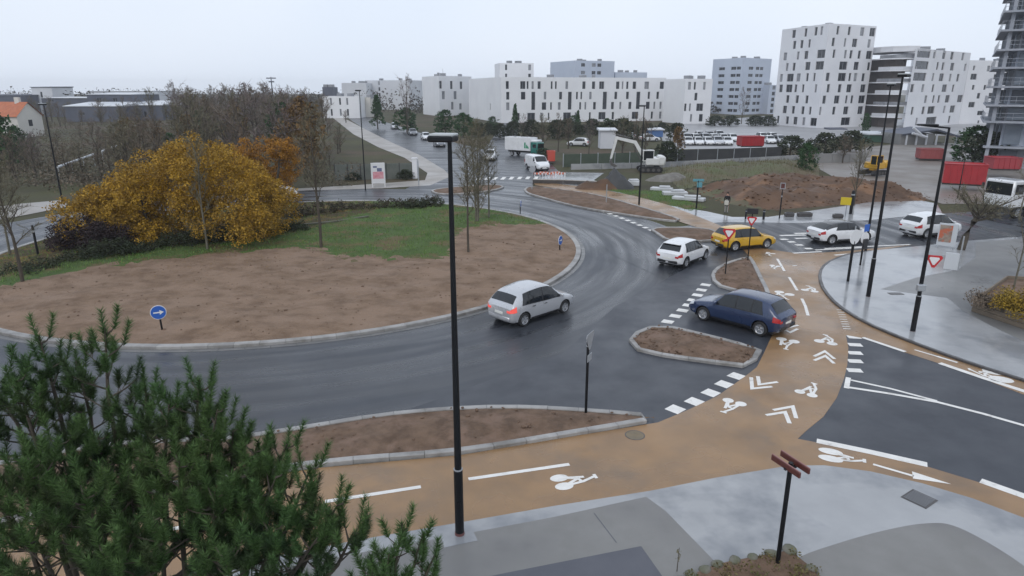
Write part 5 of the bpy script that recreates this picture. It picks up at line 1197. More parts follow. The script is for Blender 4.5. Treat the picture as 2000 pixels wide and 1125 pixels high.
def gb_h(x, y): d = min((Vector((x,y))-q_).length for q_ in GBS); k = min(1, d/4); return -.06+k*.9+k*.35*fbm(x,y,.4)
earth('grass_bank', gbP, .9, gb_h, mat('dull_turf', (.085,.095,.045), (.10,.085,.05), .35, rough=(.85,.95), bump=.06, bscale=4, c3=(.13,.10,.06), c3scale=.2), kind='structure')
hpP = [Vector(G(*q_)[:2]) for q_ in [(1150,366),(1230,372),(1290,372),(1320,384),(1380,405),(1350,413),(1240,382)]]; HPS = sharpen(hpP, .8)
def hp_h(x, y): d = min((Vector((x,y))-q_).length for q_ in HPS); k = min(1, d/1.5); return -.01+k*.1+k*.12*fbm(x,y,.8)
earth('verge_bank', hpP, .5, hp_h, M_turf, kind='structure')
def heap(name, label, px, rx, ry, h, m, seed):
    p = G(*px); q = MB(); n, k = 22, 7; r_ = random.Random(seed)
    for i in range(k+1):
        for j in range(n):
            a = 2*pi*j/n; f = 1-i/k; x, y = rx*f*cos(a), ry*f*sin(a); z = h*(1-f*f)*(1+.5*fbm(x+seed,y,.8))
            q.v.append((p.x+x*(1+.15*fbm(x,y+seed,1)), p.y+y, z-.03))
    for i in range(k):
        for j in range(n): q.f.append((i*n+j, i*n+(j+1)%n, (i+1)*n+(j+1)%n, (i+1)*n+j)); q.m.append(0)
    return tag(q.build(name, m, smooth=180), label, 'heap')
heap('dark_heap', 'dark rounded heap of rubble beside the far cycle path', (1202,366), 2.0, 1.6, 1.7, M_fence, 2)
heap('earth_heap', 'brown earth heap beside the dark rubble heap', (1165,368), 2.4, 1.5, .9, M_mud, 7)
heap('rubble_heap', 'low grey rubble heap on the waste ground behind the lamp post', (1310,352), 3.0, 1.6, .9, mat('rubble', (.13,.12,.105), (.2,.19,.17), 1.5, rough=(.8,.9), bump=.08, bscale=3), 5)
# ---- far antenna mast on the horizon
p = at(532,180,330); t = thing('antenna_mast', 'thin mast with a small crosspiece on the horizon above the woodland', 'mast', (p.x,330,0)); zt = top_z(330,150); q = MB(); q.tube([(0,0,0),(0,0,zt)], [.5,.2], 6); q.build('mast', M_slate, t); q = MB(); q.box((0,0,zt-.6),(4.5,.5,.5)); q.box((0,0,zt-2.2),(2.5,.6,.6)); q.build('crosspiece', M_slate, t)

t = thing('railing', 'long pale railing crossing the scrub behind the left lamp post', 'railing', (0,0,0)); a, b = G(118,352), G(250,296)
for f0, f1 in ((0,.42),(.55,1)):
    q = MB(); p, q2 = a.lerp(b,f0), a.lerp(b,f1); q.tube([p+Vector((0,0,1.5)),q2+Vector((0,0,1.5))], .14, 6); q.build('rail', M_wroof, t)
    for k in range(4): q = MB(); p3 = p.lerp(q2,k/3); q.tube([p3,p3+Vector((0,0,1.5))], .06, 5); q.build('post', M_galv, t)
# ================================================================== vegetation
M_bark = mat('bark', (.085,.07,.052), (.055,.046,.036), 2.5, rough=(.85,.95), bump=.01, bscale=14, coord='object'); M_barkp = mat('pale_bark', (.15,.14,.105), (.11,.10,.075), 3, rough=(.85,.95), coord='object')
def leafm(name, a, b, isl=.35, sc=.6): return mat(name, a, b, sc, rough=(.6,.75), island=isl, spec=.25, coord='object')
M_twig = leafm('brown_twigs', (.18,.137,.10), (.13,.108,.082)); M_twigg = leafm('olive_twigs', (.165,.15,.092), (.13,.118,.08)); M_twigp = leafm('purple_grey_twigs', (.165,.13,.122), (.13,.104,.10))
M_gold = leafm('golden_leaves', (.42,.245,.022), (.27,.165,.026), .45, .35); M_oran = leafm('orange_leaves', (.38,.18,.018), (.27,.125,.016), .45, .5); M_tan = leafm('tan_leaves', (.19,.11,.04), (.13,.085,.035))
M_ever = leafm('evergreen_leaves', (.022,.062,.018), (.03,.078,.022), .45); M_dull = M_dull; M_bush = leafm('dull_bush_leaves', (.032,.046,.024), (.046,.052,.028), .45)
M_pine = leafm('pine_needles', (.052,.108,.034), (.082,.138,.042), .45, .9); M_pined = leafm('shaded_pine_needles', (.030,.066,.026), (.06,.08,.03), .5, .9)  # inner needles are a darker copy: shade inside the crown put into the colour
def leaves(q, c, rad, n, size, r, flat=1.0, asp=.6, shell=0.0):
    """n leaf sized faces through an ellipsoid"""
    for _ in range(n):
        while True:
            v = Vector((r.uniform(-1,1), r.uniform(-1,1), r.uniform(-1,1)))
            l = v.length
            if shell < l <= 1: break
        p = Vector((c[0]+v.x*rad[0], c[1]+v.y*rad[1], c[2]+v.z*rad[2]))
        a = Vector((r.gauss(0,1), r.gauss(0,1), r.gauss(0,.7))).normalized(); b = a.cross(Vector((r.gauss(0,1), r.gauss(0,1), r.gauss(0,1)))).normalized()
        s = size*r.uniform(.6,1.4); o = len(q.v)
        q.v += [tuple(p-a*s*.5), tuple(p+b*s*asp*.5), tuple(p+a*s*.5), tuple(p-b*s*asp*.5)]; q.f.append((o,o+1,o+2,o+3)); q.m.append(0)
def ribbon_twig(q, p, d, L, w_, r):
    s = d.cross(Vector((r.gauss(0,1), r.gauss(0,1), r.gauss(0,1))))
    if s.length < 1e-5: return
    s = s.normalized()*w_/2; e = p+d*L+Vector((r.gauss(0,.06), r.gauss(0,.06), r.gauss(.02,.05)))*L; o = len(q.v)
    q.v += [tuple(p-s), tuple(p+s), tuple(e)]; q.f.append((o,o+1,o+2)); q.m.append(0)
def tree_mesh(h, tr, spread, seed, base=.25, nl=9, sub=6, tw=9, tww=.02, up=.9, stems=1, leaf=None, twl=.9, wob=.05):
    """wood (trunk and limbs), crown (twigs)"""
    r = random.Random(seed); wood = MB(); cr = MB(); lf = MB()
    for s_ in range(stems):
        a0 = 2*pi*s_/max(1,stems)+r.uniform(0,1); off = Vector((cos(a0),sin(a0),0))*(0 if stems == 1 else .25*spread*.4)
        pts = []; 
        for i in range(6):
            f = i/5; pts.append(off*(.3+f*1.6)+Vector((r.gauss(0,wob)*h*f*.5, r.gauss(0,wob)*h*f*.5, h*.92*f-(.1 if i == 0 else 0))))
        wood.tube(pts, [tr*(1-.85*i/5)+.004 for i in range(6)], 7)
        def tp(f): k = min(int(f*5),4); return pts[k].lerp(pts[k+1], f*5-k)
        for l in range(nl):
            f = base+(1-base)*(l+r.uniform(0,.8))/nl; f = min(f,.97); p = tp(f); a = l*2.4+r.uniform(-.5,.5)
            prof = sin(pi*min(1,(.12+.88*(f-base)/(1-base))**.75)) if base < .9 else 1
            L = spread*(.35+.65*prof)*r.uniform(.75,1.1); d = Vector((cos(a), sin(a), up*r.uniform(.6,1.2))).normalized()
            lp = [p]; dd = d.copy(); k = 4
            for i in range(k): dd = (dd+Vector((r.gauss(0,.16), r.gauss(0,.16), .12))).normalized(); lp.append(lp[-1]+dd*L/k)
            lr = tr*(1-.8*f)*.5; wood.tube(lp, [max(.006,lr*(1-.8*i/k)) for i in range(k+1)], 4, cap=False)
            for s in range(sub):
                g = .25+.75*(s+r.random())/sub; i = min(int(g*k),k-1); q0 = lp[i].lerp(lp[i+1], g*k-i)
                sdv = (dd*.6+Vector((r.gauss(0,.7), r.gauss(0,.7), r.gauss(.35,.4)))).normalized(); SL = L*.42*r.uniform(.6,1.2)*twl
                q1 = q0+sdv*SL; wood.tube([q0,q0.lerp(q1,.5)+Vector((0,0,.03)),q1], [max(.005,lr*.3), max(.004,lr*.2), .003], 3, cap=False)
                for t in range(tw):
                    gg = (t+r.random())/tw; td = (sdv*.7+Vector((r.gauss(0,.6), r.gauss(0,.6), r.gauss(.3,.45)))).normalized()
                    ribbon_twig(cr, q0.lerp(q1,gg), td, SL*r.uniform(.4,.9)*twl, tww, r)
                if leaf:
                    for t in range(leaf[0]): leaves(lf, tuple(q0.lerp(q1, r.random())), (leaf[2],)*3, leaf[1], leaf[3], r)
    return wood, cr, lf
def make_tree(name, label, loc, wood, cr, lf, wm, cm, lm=None, cat='tree', group=None, rz=0):
    t = thing(name, label, cat, loc, rz, group); wood.build('trunk', wm, t, smooth=60); c = cr.build('crown', cm, t)
    if lm and lf.f: lf.build('leaves', lm, c)
    return t
def base_h(px, ytop): p = G(*px); return p, top_z(p.y, ytop)
# ---- saplings on and around the island
for i, (px, yt, sp, seed, lab, g_) in enumerate([((406,492),262,1.7,1,'slim bare sapling with a pale trunk in front of the big yellow tree',0),((628,490),195,2.1,2,'tall dark trunked bare tree on the grass between the yellow trees and the lamp post',1),
    ((915,500),262,1.6,3,'bare sapling in the soil just right of the tall lamp post',1),((932,440),236,1.9,4,'multi stemmed bare tree on the grass right of the lamp post',0),((955,430),262,1.3,14,'thin bare sapling right of the multi stemmed tree at the back of the island',0),
    ((46,560),312,2.0,5,'bare tree with forked trunk at the left edge of the picture',1),((20,500),330,1.5,15,'second thin bare tree at the left edge beyond the forked one',0)]):
    p, h = base_h(px, yt); w_, c_, l_ = tree_mesh(h, .075 if i not in (1,5) else .10, sp, seed, base=.34 if i != 3 else .12, nl=18, sub=8, tw=13, tww=.02, up=1.5, stems=3 if i == 3 else 1, wob=.02 if i != 5 else .035)
    make_tree('bare_tree', lab, (p.x,p.y,.12), w_, c_, l_, M_bark if g_ else M_barkp, M_twigg, group='young bare trees on the island')
# ---- big golden tree, orange tree
def leafy(name, label, loc, h, R, seed, clumps, n, size, m, wm=M_bark, trunks=4, core=None, zmin=.1, lean=0):
    r = random.Random(seed); t = thing(name, label, 'tree', loc); wd = MB(); q = MB()
    cl = []
    for c in clumps: cl.append(c)
    for k in range(trunks):
        c = cl[k*len(cl)//trunks]; b = Vector((c[0]*.25, c[1]*.25, -.1)); e = Vector((c[0],c[1],c[2])); mid = b.lerp(e,.5)+Vector((r.gauss(0,.3), r.gauss(0,.3), .4))
        wd.tube([b,mid,e], [.16,.11,.03], 6)
        for s in range(9):
            p0 = mid.lerp(e, r.random()); d = Vector((r.gauss(0,1), r.gauss(0,1), r.gauss(.4,.6))).normalized(); wd.tube([p0,p0+d*c[3]*r.uniform(.6,1)], [.04,.01], 4, cap=False)
    wd.build('trunk', wm, t, smooth=60)
    vol = sum(c[3]**2 for c in cl)
    for c in cl:
        k = int(n*c[3]**2/vol)
        for _ in range(max(4, k//26)):      # small sprays make light and dark clumps with gaps
            v = Vector((r.gauss(0,1), r.gauss(0,1), r.gauss(0,1))).normalized()*r.uniform(.55,1.0)**.6
            pc = (c[0]+v.x*c[3], c[1]+v.y*c[3], max(zmin, c[2]+v.z*c[3]*.8)); leaves(q, pc, (.34,.34,.26), 26, size, r)
    q.build('crown', m, t); return t
r = random.Random(12); cl = []
p = G(345,482)
H_ = 7.1
for k in range(190):
    x = r.uniform(-6.2, 6.2); y = r.uniform(-3.4, 4.0)
    KX = [-8,-7,-5,-3.5,-1.7,.9,3.0,4.8,6.2,7.5]; KY = [.2,.42,.52,.66,.88,1,.92,.72,.5,.3]; prof = next(KY[i]+(KY[i+1]-KY[i])*(x-KX[i])/(KX[i+1]-KX[i]) for i in range(9) if KX[i] <= x <= KX[i+1])*r.uniform(.9,1.06); top = H_*prof*(1-.12*abs(y)/4); rad = r.uniform(.75,1.15)
    z = r.uniform(.08, 1)*(top-rad*.7) if r.random() < .7 else top-rad*.75
    if z < 1.5 and x < -2.2 and y < .5 and x > -6: continue
    cl.append((x, y, max(.75, z), rad))
leafy('golden_tree', 'broad golden yellow autumn tree at the back of the island', (p.x-.1,p.y+1.5,.1), H_, 7, 5, cl, 130000, .125, M_gold, trunks=9)
p = at(526,330,66); cl = [(r.uniform(-2.4,2.2), r.uniform(-2,2), r.uniform(1.0,4.6), r.uniform(.8,1.2)) for k in range(30)]; cl += [(-.4,0,5.0,.9),(.6,.2,5.2,.7)]
leafy('orange_tree', 'smaller orange leaved tree to the right of and behind the golden one', (p.x,66,0), 6, 2, 6, cl, 24000, .14, M_oran, trunks=4)
cl = [(r.uniform(-2.8,2.4), r.uniform(-1.0,1.0), r.uniform(.4,1.9), r.uniform(.5,.85)) for k in range(20)]
p = G(185,492); leafy('purple_bush', 'dark purple brown leafless thicket under the left side of the golden tree', (p.x,p.y,.05), 2.4, 2, 8, cl, 14000, .12, leafm('purple_twigs', (.045,.030,.032), (.028,.02,.022)), trunks=5)
# ---- clipped dark hedge in front of the golden tree and scrub round the back of the island
def hedge(name, label, pts, w_, h, n, size, m, seed, cat='hedge'):
    r = random.Random(seed); P = [Vector(G(*q_)[:2]) for q_ in pts]; t = thing(name, label, cat, (0,0,0)); q = MB(); L = [(P[i+1]-P[i]).length for i in range(len(P)-1)]; T = sum(L); wd = MB()
    for k in range(n//20):
        s = r.uniform(0,T); i = 0
        while i < len(L)-1 and s > L[i]: s -= L[i]; i += 1
        c = P[i].lerp(P[i+1], min(1, s/L[i])); hh = h*(.75+.5*noise.noise(Vector((c.x*.5,c.y*.5,seed))))
        leaves(q, (c.x+r.uniform(-w_,w_)/2, c.y+r.uniform(-w_,w_)/2, r.uniform(.05,1)*hh), (.22,.22,.18), 20, size, r)
        if k % 6 == 0: wd.tube([(c.x,c.y,-.05),(c.x+r.gauss(0,.1),c.y,hh*.8)], [.02,.008], 4, cap=False)
    q.build('foliage', m, t); wd.build('stems', M_bark, t); return t
hedge('low_hedge', 'long low dark hedge between the golden tree and the island grass', [(165,510),(300,494),(420,478),(520,464),(600,456)], 1.5, 1.15, 22000, .1, M_bush, 1)
hedge('scrub_hedge', 'brownish scrub along the back of the island behind the grass', [(545,432),(600,424),(680,415),(760,410),(850,404)], 1.8, 1.1, 9000, .13, leafm('brown_scrub', (.07,.05,.034), (.05,.052,.03)), 2)
hedge('scrub_hedge', 'green weedy clumps on the island left of the tall lamp post', [(780,412),(820,408),(855,405)], 1.6, .9, 3000, .12, M_bush, 3)
hedge('scrub_hedge', 'dark scrub at the left edge of the island under the bare trees', [(20,545),(90,528),(150,512),(200,505)], 2.0, .8, 6000, .1, M_bush, 4)
# ---- grass blades on the island and verges
def grass(name, polys, n, h, m, seed, zf):
    r = random.Random(seed); q = MB()
    for P in polys:
        xs = [a[0] for a in P]; ys = [a[1] for a in P]; k = 0
        while k < n:
            x, y = r.uniform(min(xs),max(xs)), r.uniform(min(ys),max(ys)); k += 1
            if not in_poly(x,y,P): continue
            x += r.gauss(0,.25); y += r.gauss(0,.35); z = zf(x,y); a = r.uniform(0,2*pi); hh = h*r.uniform(.4,1.3)*(1+.6*noise.noise(Vector((x*.8,y*.8,1)))); w_ = .02; o = len(q.v)
            q.v += [(x-w_*cos(a),y-w_*sin(a),z-.02),(x+w_*cos(a),y+w_*sin(a),z-.02),(x+r.gauss(0,.05),y+r.gauss(0,.05),z+hh)]; q.f.append((o,o+1,o+2)); q.m.append(0)
    o = q.build(name, m); o['kind'] = 'stuff'; return o
GI = [g_ for g_ in grassP]
M_gr = leafm('grass_blades', (.135,.25,.055), (.10,.14,.04), .4, .5)
GIc = [(RC.x+(x-RC.x)*min(1,(RR-.6)/max(.1,hypot(x-RC.x,y-RC.y))), RC.y+(y-RC.y)*min(1,(RR-.6)/max(.1,hypot(x-RC.x,y-RC.y)))) for x, y in [tuple(v) for v in sharpen(GI, 1.5)]]
grass('island_grass', [GIc], 38000, .13, M_gr, 3, isl_h)
grass('verge_grass', [[tuple(v) for v in hpP]], 5000, .14, M_gr, 4, hp_h)
grass('bank_grass', [[tuple(v) for v in gbP]], 9000, .35, leafm('dry_grass', (.12,.12,.05), (.14,.11,.06), .4), 5, gb_h)
# ---- foreground pine
pine = thing('pine_tree', 'bushy green pine filling the lower left corner in front of the window', 'tree', (-5.0, 6.6, 0))
r = random.Random(21); pw = MB(); nd1 = MB(); nd2 = MB()
PO = Vector((-5.0,6.6,0))
def shoot(q, p, d, L, n, nl):
    a = d.cross(Vector((.3,.5,.8))).normalized(); b = d.cross(a); n = int(n*1.8); nl *= 1.38
    for i in range(n):
        f = (i+r.random())/n; t = r.uniform(0,2*pi); rd = (a*cos(t)+b*sin(t)); s0 = p+d*L*f
        lean = .85 if f < .9 else 1.15; nd_ = (rd+d*lean*r.uniform(.8,1.3)).normalized(); ln = nl*r.uniform(.75,1.15)*(1-.12*f)
        s = nd_.cross(Vector((r.gauss(0,1), r.gauss(0,1), r.gauss(0,1)))); s = s.normalized()*.0036; o = len(q.v)
        q.v += [tuple(s0-s), tuple(s0+s), tuple(s0+nd_*ln)]; q.f.append((o,o+1,o+2)); q.m.append(0)
# leaders: picture position of the tip, distance, length of the leader below it, spread of its side shoots
LEAD = [(205,640,7.4,1.9,.50),(76,655,7.6,1.9,.42),(148,705,7.9,1.5,.34),(30,742,7.0,1.8,.5),(-40,700,7.4,2,.5),(390,742,7.0,1.8,.48),(284,752,7.3,1.6,.40),(330,790,6.9,1.7,.45),(425,800,6.8,1.6,.42),(455,842,6.9,1.5,.4),(505,862,6.7,1.5,.42),(560,868,6.6,1.5,.42),
        (608,912,6.4,1.4,.40),(540,930,6.2,1.5,.45),(660,985,6.1,1.1,.36),(470,930,6.2,1.5,.45),(190,850,7.0,1.6,.45),(110,860,6.8,1.6,.5),(250,930,6.4,1.7,.5),(60,900,6.3,1.7,.5),(350,900,6.3,1.7,.5),(420,960,6.0,1.5,.45),(160,960,6.0,1.6,.5),
        (300,1010,5.8,1.5,.5),(60,1030,5.7,1.5,.5),(540,1030,5.8,1.3,.42),(620,1050,5.8,1.2,.38),(200,1080,5.5,1.4,.5),(440,1080,5.5,1.3,.45),(-40,950,6.0,1.7,.5),(690,1040,5.9,1.0,.28)]
trunk_top = Vector((-4.9,6.9,5.2))
for li, (px_, py_, Y, Ll, sp) in enumerate(LEAD):
    tip = at(px_, py_, Y); base = tip+Vector((r.uniform(-.1,.1), r.uniform(-.05,.2), -Ll)); base = base.lerp(Vector((PO.x,PO.y+.3,base.z-.3)), .22)
    mid = base.lerp(tip,.55)+Vector((r.gauss(0,.05), r.gauss(0,.05), 0)); root_ = Vector((PO.x+r.gauss(0,.1), PO.y+.3+r.gauss(0,.1), max(1.5, base.z-r.uniform(.6,1.2))))
    pw.tube([root_-PO, root_.lerp(base,.6)+Vector((0,0,-.15))-PO, base-PO], [.07,.05,.034], 7); pw.tube([base-PO,mid-PO,tip-PO], [.034,.022,.008], 6)
    shoot(nd1, tip-Vector((0,0,.30))-PO, Vector((r.gauss(0,.05), r.gauss(0,.05), 1)).normalized(), .30, 125, .085)
    sp = sp*(.72 if li < 16 else 1); nsh = int((8.5 if li < 16 else 11.5)*Ll/1.5)+(4 if li < 16 else 6)
    for s in range(nsh):
        f = (s+r.random())/nsh; f = f**.8; q0 = tip.lerp(mid, f*1.4) if f < .7 else mid.lerp(base, (f-.7)/.35 if f < 1 else 1); a = s*2.399+r.uniform(-.4,.4)
        Ls = .12+sp*f*r.uniform(.75,1.15)+.12*f; d = Vector((cos(a), sin(a), r.uniform(.45,.9))).normalized(); q1 = q0+d*Ls
        pw.tube([q0-PO,q0.lerp(q1,.6)+Vector((0,0,-.02))-PO,q1-PO], [.012,.009,.006], 4, cap=False)
        ud = (d*.42+Vector((0,0,1))*r.uniform(.7,1)).normalized()
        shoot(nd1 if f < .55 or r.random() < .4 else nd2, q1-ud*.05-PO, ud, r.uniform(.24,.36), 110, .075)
        if Ls > .28:
            for z in range(3 if f > .45 else 2):
                g = r.uniform(.3,.85); e = (d+Vector((r.gauss(0,.6), r.gauss(0,.6), r.uniform(.2,.7)))).normalized(); pb = q0.lerp(q1,g)
                pw.tube([pb-PO, pb+e*.1-PO], [.006,.004], 3, cap=False); shoot(nd2 if r.random() < .6 else nd1, pb+e*.04-PO, (e+Vector((0,0,.4))).normalized(), r.uniform(.17,.26), 75, .08)
pw.tube([(0,.3,-.1),(.05,.25,2.2),(.0,.3,5.0)], [.16,.13,.06], 10)
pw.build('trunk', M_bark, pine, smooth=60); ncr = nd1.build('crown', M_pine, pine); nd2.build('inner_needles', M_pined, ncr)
# a separate young pine at the bottom
yp = thing('pine_tree', 'small separate pine top rising at the bottom to the right of the big pine', 'tree', (-1.45, 5.3, 0)); PO = Vector((-1.45,5.3,0)); pw = MB(); nd1 = MB()
for (px_, py_, Y, Ll, sp) in [(786,1022,5.5,.9,.22),(826,1042,5.55,.8,.2),(728,1100,5.4,.6,.2),(848,1085,5.5,.7,.16),(760,1082,5.3,.7,.2)]:
    tip = at(px_, py_, Y); base = tip+Vector((0,0,-Ll)); base = base.lerp(Vector((PO.x,PO.y,base.z)),.4); mid = base.lerp(tip,.5)
    pw.tube([base-PO,mid-PO,tip-PO], [.02,.015,.006], 6); pw.tube([(0,0,base.z-1.2),base-PO], [.035,.022], 6); shoot(nd1, tip-Vector((0,0,.26))-PO, Vector((r.gauss(0,.06), 0, 1)).normalized(), .26, 110, .075)
    for s in range(7):
        f = (s+.5)/7; q0 = tip.lerp(base, f*.9+.08); a = s*2.4+r.random(); d = Vector((cos(a), sin(a), .8)).normalized(); q1 = q0+d*(.08+sp*f); pw.tube([q0-PO,q1-PO], [.008,.005], 4, cap=False); shoot(nd1, q1-PO, (d*.5+Vector((0,0,.9))).normalized(), r.uniform(.16,.24), 90, .07)
pw.tube([(0,0,-.1),(0,0,2.5),(0,0,4.6)], [.07,.06,.03], 8); pw.build('trunk', M_bark, yp, smooth=60); nd1.build('crown', M_pine, yp)
# ---- leaning tree on the right plaza
p = G(1876,490); r = random.Random(31); t = thing('leaning_tree', 'small tree with a leaning trunk and wide olive bare crown on the right plaza', 'tree', (p.x,p.y,.08)); wd = MB(); cr = MB()
lean = [Vector((0,0,-.1)),Vector((.15,0,.9)),Vector((.55,.1,1.8)),Vector((1.1,.2,2.5))]; wd.tube(lean, [.25,.20,.17,.13], 10)
for k in range(16):
    a = k*2.4; f = r.uniform(.6,1); p0 = lean[2].lerp(lean[3],(f-.6)/.4); d = Vector((cos(a)*.9+.15, sin(a)*.8, r.uniform(.15,.75))).normalized(); L = r.uniform(1.0,2.3); p1 = p0+d*L*.5+Vector((0,0,.1)); p2 = p0+d*L+Vector((0,0,.3)); wd.tube([p0,p1,p2], [.06,.04,.015], 5, cap=False)
    for s in range(12):
        g = r.uniform(.25,1); q0 = p0.lerp(p2,g); sd_ = (d+Vector((r.gauss(0,.7), r.gauss(0,.7), r.gauss(.3,.5)))).normalized(); q1 = q0+sd_*r.uniform(.3,.8); wd.tube([q0,q1], [.015,.006], 3, cap=False)
        for z in range(9): ribbon_twig(cr, q0.lerp(q1, r.random()), (sd_+Vector((r.gauss(0,.7), r.gauss(0,.7), r.gauss(.2,.6)))).normalized(), r.uniform(.2,.45), .02, r)
wd.build('trunk', M_bark, t, smooth=60); c = cr.build('crown', M_twigg, t); lf = MB()
for k in range(110): a = r.uniform(0,6.3); rr_ = 2.2*sqrt(r.random()); leaves(lf, (1.1+rr_*cos(a), .2+rr_*sin(a), 2.9+r.gauss(0,.45)), (.25,.25,.2), 9, .08, r)
lf.build('leaves', M_twigg, c)
p, h = base_h((1972,600), 400); w_, c_, l_ = tree_mesh(h, .05, 1.0, 44, base=.3, nl=10, sub=5, tw=7, tww=.014, up=1.6); make_tree('bare_tree', 'thin bare sapling standing in the timber planter at the right edge', (p.x,p.y,.3), w_, c_, l_, M_barkp, M_twigg)
p, h = base_h((1990,430), 290); w_, c_, l_ = tree_mesh(h, .06, 1.6, 45, base=.3, nl=12, sub=6, tw=8, tww=.02, up=1.4); make_tree('bare_tree', 'bare olive tree in front of the lorry at the right edge', (p.x,p.y,.1), w_, c_, l_, M_barkp, M_twigg)
cl = [(r.uniform(-.7,.9), r.uniform(-.6,.6), r.uniform(.45,1.0), r.uniform(.25,.4)) for k in range(14)]; p = G(1985,640); leafy('yellow_shrub', 'yellow leaved shrub in the timber planter at the right edge', (p.x+.2,p.y+.5,.3), 1.4, .6, 9, cl, 3800, .09, leafm('yellow_leaves', (.30,.19,.02), (.20,.15,.03), .4), trunks=4, zmin=.3)
cl = [(r.uniform(-1.2,.6), r.uniform(-.5,.5), r.uniform(.35,.6), r.uniform(.25,.35)) for k in range(12)]; p = G(1950,625); leafy('dark_shrub', 'dark brown leafless shrub left of the yellow one in the planter', (p.x+.3,p.y+.5,.3), 1, .6, 19, cl, 3000, .08, M_twig, trunks=4, zmin=.3)
# weeds in the stone bed
r = random.Random(51); q = MB(); st = MB()
for k in range(60):
    while True:
        x, y = r.uniform(min(v.x for v in bp),max(v.x for v in bp)), r.uniform(min(v.y for v in bp),max(v.y for v in bp))
        if in_poly(x,y,bp): break
    leaves(q, (x,y,.16), (.16,.16,.1), 26, .06, r)
o = q.build('ground_cover', leafm('moss_leaves', (.10,.115,.03), (.13,.10,.045), .45)); o['kind'] = 'stuff'
p, h = base_h((1322,1118), 1072); wd = MB(); wd.tube([(0,0,0),(.01,0,h)], [.012,.006], 5); q = MB(); leaves(q, (0,0,h*.7), (.06,.06,h*.3), 30, .05, r); t = thing('weed', 'thin upright weed beside the dark slab at the bottom', 'plant', (p.x,p.y,.03)); wd.build('stem', M_bark, t); q.build('leaves', M_twigg, t)
# ---- trees of the middle distance: one of each kind, then copies
def proto_bare(seed, h, m, wm=M_bark, sp=2.6, tww=.05): 
    w_, c_, l_ = tree_mesh(h, .13, sp, seed, base=.16, nl=12, sub=6, tw=9, tww=tww, up=1.1, stems=1+seed % 2)
    t = thing('woodland_tree', 'x', 'tree', (0,0,-50)); w_.build('trunk', wm, t); c_.build('crown', m, t); return t
PB = [proto_bare(61, 8, M_twig), proto_bare(62, 8, M_twigp, sp=3), proto_bare(63, 8, M_twigg), proto_bare(64, 8, M_twig, sp=2.1)]
def proto_leafy(name, h, R, seed, m, n=2600, size=.34, conic=False):
    r = random.Random(seed); t = thing(name, 'x', 'tree', (0,0,-50)); wd = MB(); wd.tube([(0,0,-.1),(0,0,h*.8)], [.16,.04], 6); q = MB()
    for k in range(6): a = k*1.05; wd.tube([(0,0,h*.2+k*.1*h),(cos(a)*R*.6,sin(a)*R*.6,h*.35+k*.1*h)], [.05,.015], 4, cap=False)
    for k in range(n//18):
        z = r.uniform(.08,1)**.8; a = r.uniform(0,2*pi)
        if conic: rad = R*(1-z)**.8*r.uniform(.5,1.05)+.05
        else: z = .04+.96*(z-.08)/.92; rad = R*(.72+.5*z)*max(.05,1-z**2.4)**.6*r.uniform(.45,1.05)*(1+.22*sin(3*a+seed)+.12*sin(5*a+2*seed))
        leaves(q, (cos(a)*rad, sin(a)*rad, z*h), (.42,.42,.36), 18, size, r)
    wd.build('trunk', M_bark, t); q.build('crown', m, t); return t
PE = proto_leafy('evergreen_tree', 6, 2.6, 71, M_ever); PC = proto_leafy('conifer_tree', 8, 2.1, 72, M_ever, conic=True); PT = proto_leafy('tan_tree', 7, 2.4, 73, M_tan); PS = proto_leafy('bush', 3, 2.2, 74, M_bush, 1800, .3)
index_kids()
def put(proto, px, ybase, ytop, label, group=None, href=8, Y=None, wide=1.0, rnd=random.Random(9)):
    p = G(px, ybase) if Y is None else Vector((at(px, 180, Y).x, Y, 0)); h = top_z(p.y, ytop); k = max(.15, h/href)
    o = dup(proto, (p.x,p.y,-.02), rnd.uniform(0,6), (k*wide,k*wide,k), label, group); return o
used = []
r = random.Random(77); n = 0; tries = 0
WG = 'bare trees of the woodland'
while n < 200 and tries < 6000:
    tries += 1; Y = 66+190*r.random()**1.5; px = r.uniform(-60, 700)
    if px < 330: yt = r.uniform(222,275) if Y < 190 else r.uniform(186,215)
    elif px < 640: yt = r.uniform(160,215)
    else: yt = r.uniform(196,245)
    if px < 135 and Y < 150 and yt < 255: yt = r.uniform(262,290)
    P_ = Vector((at(px,180,Y).x, Y)); h = top_z(Y, yt)
    if not 1.8 < h < 12: continue
    if px > 560 and Y < 92: continue
    if px > 560+90*max(0,(130-Y))/40 and 0: continue
    if (P_-RC).length < 29.5: continue
    # keep off the north road corridor and the open verge beside it
    edge_l = -22-(Y-90)*.30
    if Y > 88 and P_.x > edge_l-(5 if Y < 112 else -2.5): continue
    if P_.x < -38 and Y < 70+(-P_.x-38)*.25: continue
    if any((P_-u_).length < 2.2 for u_ in used): continue
    used.append(P_); k = h/8; b_ = r.randrange(4); zone = 'in the scrub before the slate buildings' if px < 250 else 'in the woodland behind the golden tree' if px < 480 else 'in the woodland behind the orange tree' if px < 600 else 'at the woodland edge near the far road'; o = dup(PB[b_], (P_.x,P_.y,-.02), r.uniform(0,6), (k*r.uniform(.85,1.3),)*2+(k,), ('tall ' if h > 6.5 else 'low ' if h < 4 else 'middling ')+['brown bare tree','purple grey bare tree','olive bare tree','slim brown bare tree'][b_]+' '+zone, WG); n += 1
